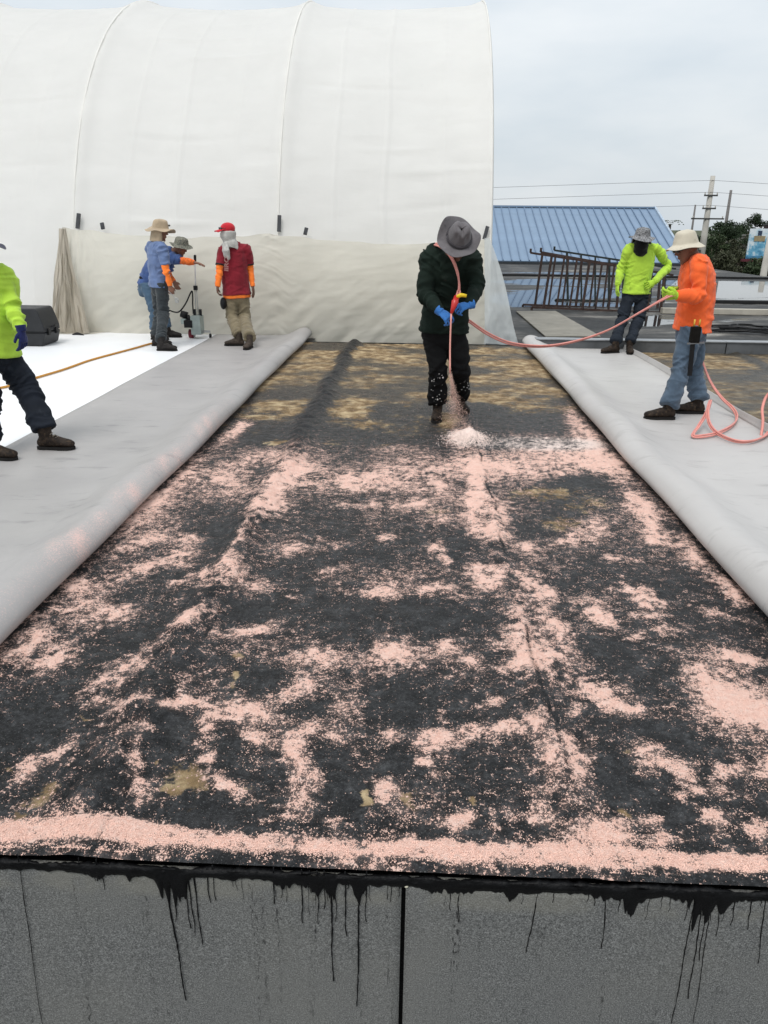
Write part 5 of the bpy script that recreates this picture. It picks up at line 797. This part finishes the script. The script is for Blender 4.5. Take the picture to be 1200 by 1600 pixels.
MB().bar(w + Vector((-.04, 0, .03)), w + Vector((.045, 0, -.06)), .016, .006).build('blade', STEEL, sc)
for q in (0, 1): MB().tube([w + Vector((.065 + .022 * math.cos(a), -.004 + .01 * q, -.085 - .02 * q + .022 * math.sin(a))) for a in [k * .524 for k in range(13)]], .006, 6).build('finger_ring', STEEL, sc, True)
# 5 ---- camo hat, bending and reaching for the machine
J = dict(head=(-3.491,11.74,1.335), neck=(-3.619,11.8,1.261), shA=(-3.707,11.97,1.182), shB=(-3.594,11.66,1.177), elA=(-3.79,11.98,0.942), elB=(-3.399,11.6,1.146), wrA=(-3.677,11.9,0.837), wrB=(-3.254,11.58,1.131), hdA=(.4, 0, -.9), pnA=(0, .9, 0), cuA=.5, hdB=(.94, 0, -.20), pnB=(-.15, .05, -1), thB=1, cuB=.22,
 hipA=(-4.088,11.92,0.794), hipB=(-4.033,11.7,0.8), knA=(-3.877,11.92,0.42), knB=(-3.946,11.68,0.434), toeA=(-3.624,11.887,0.015), dirA=(1, .0), toeB=(-3.732,11.589,0.015), dirB=(1, -.1), face=(.90, -.15, -.42), hup=(.42, -.05, .90), bend=(-.05, 0, .07), z0=.014)
S = dict(skin=SKIN, shirt=clothmat('royal_blue_tee', (.045, .085, .22), 6, .25, (.10, .13, .22), .3), pants=clothmat('mid_blue_jeans', (.060, .105, .16), 6, .3, (.11, .15, .19), .5), boots=BOOTK, short=True, under=clothmat('orange_print_sleeve', (.80, .16, .03), 40, .35, (.25, .08, .03), .7), wd=.98, loose=.006, legw=.92, hem=-.02, belt=LEATH)
p5, b_, sp_, ss_, up_ = person('worker in camouflage hat bending forward with arm stretched to the machine', J, S, (-3.873,11.754,0))
hd = V3(J['head']); f, u, r = frame(J['face'], J['hup'])
hat(p5, hd + u * .042, (.22, -.08, .97), (.95, -.15, -.2), camo('green_camo', [(.045, .050, .035), (.12, .12, .085), (.20, .19, .14), (.07, .065, .045)], 34), .095, .085, .066, .020, .014, 17, .88)
# 6 ---- red cap and red tee over orange sleeves
J = dict(head=(-2.675,11.3,1.549), neck=(-2.647,11.38,1.413), shA=(-2.757,11.28,1.32), shB=(-2.451,11.42,1.328), elA=(-2.8,11.2,1.04), elB=(-2.419,11.46,1.04), wrA=(-2.827,11.14,0.828), wrB=(-2.381,11.4,0.815), hdA=(-.05, -.1, -1), pnA=(.9, .2, 0), thA=-1, cuA=.7, hdB=(.12, -.15, -.95), pnB=(-.8, .1, -.2), thB=1, cuB=.25,
 hipA=(-2.689,11.34,0.718), hipB=(-2.535,11.4,0.715), knA=(-2.689,11.3,0.408), knB=(-2.525,11.36,0.395), toeA=(-2.743,10.998,0.03), dirA=(-1, -.12), toeB=(-2.366,10.614,0.03), dirB=(-.12, -1), face=(-.84, -.52, -.10), hup=(-.02, -.02, 1), z0=.028)
S = dict(skin=SKIND, shirt=clothmat('red_tee', (.20, .012, .022), 6, .25, (.10, .010, .018), .4), pants=clothmat('khaki_cargo', (.20, .165, .105), 6, .25, (.09, .075, .05), .7), boots=clothmat('brown_boot', (.05, .038, .03), 18, .4, (.12, .09, .06), .6, .4, 90, .7, 0), short=True, under=ORS, underhem=ORS, wd=1.06, dp=1.1, loose=.012, legw=1.08, hem=-.02, collar=BLACKP)
p6, b_, sp_, ss_, up_ = person('worker in red cap, red tee and orange sleeves with a pale scarf over the face', J, S, (-2.62,11.221,0))
hd = V3(J['head']); f, u, r = frame(J['face'], J['hup']); REDC = clothmat('red_cap', (.50, .018, .03), 10, .12)
mb = MB(); N = 20
cp = MB().add(*ellipsoid(hd + u * .050 - f * .005, (r * .090, f * .106, u * .080), 20, 10)).build('cap', REDC, p6, True)
vs = []
for k in range(13):
    a = (k / 12 - .5) * 2.3; i_ = hd + u * .052 + f * (.098 * math.cos(a * .8)) + r * (.086 * math.sin(a)); o_ = hd + u * (.040 - .02 * abs(math.sin(a))) + f * (.098 + .085 * math.cos(a * .7)) + r * (.085 * math.sin(a)); vs += [i_, o_, i_ - u * .006, o_ - u * .006]
fs = []
for k in range(12): b = 4 * k; fs += [(b, b + 1, b + 5, b + 4), (b + 2, b + 6, b + 7, b + 3), (b + 1, b + 3, b + 7, b + 5)]
pydata('visor', vs, fs, REDC, cp, True); shades(p6, hd, f, u, LENS, .060, .102)
SCARF = clothmat('pale_grey_scarf', (.45, .44, .41), 12, .22, (.22, .21, .20), .4)
remesh('scarf', [loft([hd + u * .012 - f * .004, hd - u * .05 + f * .006, hd - u * .10, hd - u * .15 - f * .01, hd - u * .20 + f * .01], [(.086, .108), (.088, .108), (.080, .092), (.105, .105), (.13, .125)], side=r, n=18), loft([hd - u * .14 + f * .08 - r * .02, hd - u * .24 + f * .115 - r * .03, hd - u * .33 + f * .10 - r * .04], [(.085, .034), (.115, .026), (.022, .014)], side=r, n=12), loft([hd - u * .14 + f * .08 - r * .05, hd - u * .24 + f * .09 - r * .10, hd - u * .35 + f * .08 - r * .11], [(.07, .032), (.085, .026), (.02, .014)], side=r, n=12)], .008, SCARF, p6, 3, (), .007, 0, (14, 14, 9), 21)
for k in 'AB':   # dark cuffs of the short sleeves
    s_, e = V3(J['sh' + k]), V3(J['el' + k]); a, b = s_.lerp(e, .68), s_.lerp(e, .76); remesh('sleeve_trim', [loft([a, b], [.071, .071], n=16)], .006, BLACKP, p6, 1, (), 0)
MB().add(*ellipsoid((-2.779,11.22,0.594), ((.045, 0, 0), (0, .07, 0), (0, 0, .085)), 14, 10)).build('knee_pad', BLACKP, p6, True)
cu = bpy.data.curves.new('lettering', 'FONT'); cu.body = 'IIRO'; cu.size = .105; cu.fill_mode = 'NONE'; cu.bevel_depth = .0022; cu.bevel_resolution = 0; cu.resolution_u = 3; tx = bpy.data.objects.new('lettering', cu); COL.objects.link(tx)
ch = Vector((-2.669,11.16,1.031)); tx.matrix_world = Matrix.Translation(ch) @ Matrix.Rotation(R(-26), 4, 'Z') @ Matrix.Rotation(R(90), 4, 'X') @ Matrix.Rotation(R(84), 4, 'Z')
dg = bpy.context.evaluated_depsgraph_get(); me = bpy.data.meshes.new_from_object(tx.evaluated_get(dg)); me.transform(tx.matrix_world); bpy.data.objects.remove(tx); link('lettering', me, basic('cream_print', (.50, .33, .30), .8), p6)
# 7 ---- neon yellow worker cut by the left edge
J = dict(head=(-3.103,5.62,1.475), neck=(-3.088,5.66,1.366), shA=(-3.171,5.5,1.29), shB=(-3.021,5.7,1.272), elA=(-3.266,5.45,1.076), elB=(-2.936,5.62,1.082), wrA=(-3.172,5.35,0.899), wrB=(-2.849,5.52,0.927), hdA=(.1, -.1, -1), pnA=(.6, .4, 0), cuA=.5, hdB=(.10, -.05, -1), pnB=(-.9, .1, 0), thB=-1, cuB=.45,
 hipA=(-3.188,5.56,0.756), hipB=(-3.122,5.72,0.732), knA=(-3.161,5.46,0.435), knB=(-2.951,5.7,0.438), toeA=(-2.89,5.259,0.03), dirA=(1, -.12), toeB=(-2.598,5.575,0.03), dirB=(1, .04), face=(.75, -.6, -.1), hup=(0, 0, 1), z0=.028)
S = dict(skin=SKIND, shirt=NEON, pants=clothmat('dark_navy_trousers', (.010, .013, .020), 7, .3, (.03, .035, .045), .4, sheen=0), boots=BOOTB, lace=LACE, gloves=clothmat('navy_glove', (.012, .018, .085), 18, .25, (.01, .01, .02), .4), wd=1.10, dp=1.18, loose=.012, legw=1.16, hem=-.03, samp=.005, pamp=.007)
p7, b_, sp_, ss_, up_ = person('worker in neon yellow shirt and dark trousers striding, cut by the left edge', J, S, (-2.884,5.568,0))
hd = V3(J['head']); hat(p7, hd + Vector((0, 0, .045)), (.04, -.02, 1), (.8, -.6, 0), clothmat('navy_hat', (.025, .025, .05), 8), .096, .09, .075, .020, .012, 20, .86)
# ================================================================== SMALL THINGS
# twin pink hose
HOSE = basic('pink_hose', (.66, .26, .22), .45, .12, 14, 0, spec=.4); hz = thing('twin_hose', 'twin pink rubber hose looped over the sprayer and trailing to the worker in orange', 'hose', (1.807,8.727,0))
path = [(0.299,6.33,1.109), (0.323,6.36,1.171), (0.32,6.38,1.253), (0.297,6.4,1.339), (0.26,6.44,1.419), (0.214,6.5,1.475), (0.159,6.6,1.511), (0.105,6.76,1.507), (0.076,6.88,1.442), (0.099,7,1.281), (0.207,7.05,1.09), (0.355,7.05,0.938), (0.47,7.02,0.86), (0.654,7.1,0.74), (0.873,7.2,0.65), (1.182,7.3,0.617), (1.473,7.3,0.669), (1.731,7.2,0.784), (1.965,7.08,0.958), (2.116,6.98,1.078), (2.189,6.97,1.118), (2.272,7.02,1.104), (2.519,7.45,0.974), (2.67,7.58,0.727), (2.682,7.5,0.588), (2.712,7.4,0.442), (2.772,7.3,0.293), (2.848,7.2,0.182), (2.915,7.1,0.115), (2.927,7,0.06), (2.808,6.741,0.05), (2.617,6.477,0.05), (2.442,6.313,0.05), (2.301,6.28,0.05), (2.408,6.477,0.09), (2.558,6.75,0.141), (2.632,6.9,0.218), (2.553,6.72,0.176), (2.52,6.56,0.1), (2.522,6.365,0.06), (2.579,6.16,0.05), (2.694,6.13,0.05), (2.87,6.285,0.05), (3.023,6.493,0.06), (3.307,6.83,0.05)]
pts = catmull(path, 8)
for sg in (-1, 1):
    q = []
    for i, p in enumerate(pts):
        d = (pts[min(i + 1, len(pts) - 1)] - pts[max(0, i - 1)]).normalized(); tw = i * .045; n1 = d.orthogonal().normalized() if abs(d.z) > .95 else d.cross(Vector((0, 0, 1))).normalized(); n2 = d.cross(n1); q.append(p + (n1 * math.cos(tw) + n2 * math.sin(tw)) * (.0088 * sg))
    MB().tube(q, .0080, 8).build('hose_tube', HOSE, hz, True)
q = [(2.908,6.4,-0.018), (2.945,6.5,0.123), (2.965,6.6,0.211), (3.019,6.7,0.291), (3.052,6.7,0.347)]; o = MB().tube(q, .012, 8, 6).build('hose_loop', HOSE, None, True); tag(o, 'end of a pink hose loop standing at the right edge of the picture', 'hose')
wd_ = thing('spray_wand', 'pink spray wand with red nozzle body and yellow lever held by the sprayer', 'spray wand', (0.27,6.2,0.563)); RED = basic('red_plastic', (.50, .02, .015), .35, .15, 10, 0, spec=.5)
a, b = Vector((0.308,6.34,1.133)), Vector((0.266,6.28,1.005)); MB().tube([a, a.lerp(b, .25), a.lerp(b, .3), a.lerp(b, .55), b], [.022, .024, .030, .022, .010], 12).build('nozzle_body', RED, wd_, True); MB().tube([a + Vector((0, -.012, -.005)), a + Vector((.03, -.02, .012)), a + Vector((.075, -.02, .006))], [.015, .017, .013], 8, 2).build('lever', basic('yellow_plastic', (.80, .55, .02), .4), wd_, True)
c = Vector((0.272,6.22,0.544)); MB().tube([b, b.lerp(c, .5) + Vector((-.004, 0, 0)), c], [.007, .0065, .007], 8, 4).build('wand_tube', basic('pale_pink_tube', (.72, .33, .28), .5), wd_, True)
# falling granules below the wand
n = 4200; u = rng.uniform(0, 1, n) ** .8; g0 = Vector((0.379,6.694,-0)); sx = .010 + .13 * u ** 2.2; co = np.stack([c.x + (g0.x - c.x) * u + rng.normal(0, 1, n) * sx * .55, c.y + (g0.y - c.y) * u + rng.normal(0, 1, n) * sx * .7, np.maximum(.015, c.z * (1 - u ** 1.15) + rng.normal(0, .015, n))], 1)
o = chips('granule_stream', co, .0027, GRAN); tag(o, 'stream of pink granules falling from the wand tip to the deck', 'granules', None, 'stuff')
# robot welder
wb = Vector((-3.4,11.833,0.016)); wl = thing('welding_machine', 'small upright hot-air roof welder with a long handle beside the bending worker', 'machine', tuple(wb)); ALU = basic('grey_green_alloy', (.33, .38, .36), .45, .15, 10, .05, metal=.4); z = Vector((0, 0, 1)); X_ = Vector((1, 0, 0)); Y_ = Vector((0, 1, 0))
MB().box(wb + z * .20 + X_ * .05, (.075, .11, .14), bev=.015).build('housing', ALU, wl); MB().box(wb + z * .22 - X_ * .06 - Y_ * .06, (.062, .07, .055), bev=.01).build('motor', BLACKP, wl); MB().box(wb + z * .25 - X_ * .15, (.04, .05, .04), bev=.008).build('side_bracket', ALU, wl)
MB().tube([wb + z * .065 - X_ * .085, wb + z * .065 - X_ * .02], .065, 18).build('drive_wheel', basic('red_wheel', (.14, .015, .025), .6), wl, True); MB().tube([wb + z * .065 - X_ * .015, wb + z * .065 + X_ * .0], .05, 14).build('wheel_hub', STEEL, wl, True); MB().bar(wb + z * .10 + X_ * .10, wb + z * .10 + X_ * .24, .03).build('guide_arm', STEEL, wl); MB().tube([wb + z * .035 + X_ * .225, wb + z * .035 + X_ * .25], .035, 12).build('guide_wheel', BLACKP, wl, True); MB().bar(wb + X_ * .237 + z * .035, wb + X_ * .237 + z * .10, .012).build('wheel_fork', STEEL, wl)
MB().tube([wb + z * .36 - X_ * .19, wb + z * .33 - X_ * .10], [.05, .055], 14).build('blower', BLACKP, wl, True); MB().tube([wb + z * .33 - X_ * .10, wb + z * .24 - X_ * .05], [.04, .025], 12).build('hot_air_tube', BLACKP, wl, True)
for k in (-.0, .09): MB().box(wb + z * .38 + X_ * (.02 + k), (.018, .02, .05), bev=.006).build('lever_bracket', BLACKP, wl)
h1 = wb + z * .74 + X_ * .062; MB().tube([wb + z * .33 + X_ * .04, h1 - X_ * .01], .008, 8).build('handle_rod', STEEL, wl, True); MB().tube([wb + z * .33 + X_ * .075, h1 + X_ * .012], .008, 8).build('handle_rod', STEEL, wl, True)
MB().box(h1, (.028, .025, .032), bev=.006).build('clamp', BLACKP, wl); MB().tube([h1, h1 + z * .38 + X_ * .022], .011, 8).build('handle', basic('white_handle', (.7, .7, .69), .4), wl, True); MB().tube([h1 + z * .34 + X_ * .02, h1 + z * .35 + X_ * .02, h1 + z * .46 + X_ * .027, h1 + z * .47 + X_ * .027], [.014, .020, .020, .012], 10).build('grip', BLACKP, wl, True)
MB().tube([wb + z * .36 + X_ * .0, wb + z * .50 - X_ * .0, wb + z * .66 + X_ * .01, wb + z * .68 - X_ * .01, wb + z * .52 - X_ * .10, wb + z * .40 - X_ * .20, wb + z * .38 - X_ * .28, wb + z * .42 - X_ * .40], .011, 8, 6).build('cable', BLACKP, wl, True)
# black case
cb = Vector((-5.472,10.727,0.016)); cs = thing('plastic_case', 'black moulded plastic case standing on the white membrane behind the striding worker', 'case', tuple(cb)); CASE = basic('black_case_plastic', (.022, .023, .025), .5, .2, 12, .15, 60)
def prism(out, y0, y1, nm, par): n = len(out); return pydata(nm, [(cb.x + a, cb.y + y, cb.z + h) for y in (y0, y1) for a, h in out], [tuple(range(n - 1, -1, -1)), tuple(range(n, 2 * n))] + [(i, (i + 1) % n, n + (i + 1) % n, n + i) for i in range(n)], CASE, par)
for nm, out in (('tub', [(-.42, .0), (.19, .0), (.215, .02), (.262, .165), (.262, .185), (-.48, .185), (-.48, .165), (-.44, .02)]), ('lid', [(-.48, .193), (.265, .193), (.262, .26), (.235, .36), (.20, .47), (.185, .50), (.16, .515), (-.38, .515), (-.42, .49), (-.48, .26)])):
    o = prism(out, 0, .5, nm, cs); m = o.modifiers.new('b', 'BEVEL'); m.width = .018; m.segments = 3; m.limit_method = 'ANGLE'; mod_apply(o)
for yy in (.12, .36): MB().box(cb + Vector((.272, yy, .19)), (.014, .035, .045), bev=.006).build('latch', BLACKP, cs)
MB().bar(cb + Vector((-.48, .003, .189)), cb + Vector((.262, .003, .189)), .016, .012).build('rim', BLACKP, cs); MB().tube([cb + Vector((.27, .2, .26)), cb + Vector((.295, .22, .25)), cb + Vector((.295, .30, .25)), cb + Vector((.27, .32, .26))], .010, 8, 3).build('handle', BLACKP, cs, True)
# cord, scraps, glove
q = [(-4.436,7.714,0.028), (-4.31,7.862,0.028), (-4.231,8.421,0.028), (-4.161,8.923,0.028), (-4.121,9.577,0.028), (-4.014,10.164,0.028), (-3.921,10.634,0.028), (-3.844,11.079,0.028), (-3.751,11.287,0.028)]; CORD = basic('orange_cord', (.50, .24, .045), .7, .35, 60, .3, 200)
o = MB().tube(q, .013, 8, 8).build('extension_cord', CORD, None, True); tag(o, 'orange extension cord lying across the white membrane', 'cord')
q = Vector((-5.275,11.95,0.02)); o = MB().tube([q + Vector((-.09, 0, 0)), q + Vector((-.02, .02, .012)), q + Vector((.04, 0, .008)), q + Vector((.10, -.02, 0))], [.012, .024, .018, .008], 8, 3).build('dark_rag', BLACKP, None, True); tag(o, 'small dark scrap lying on the white membrane near the curtain', 'scrap')
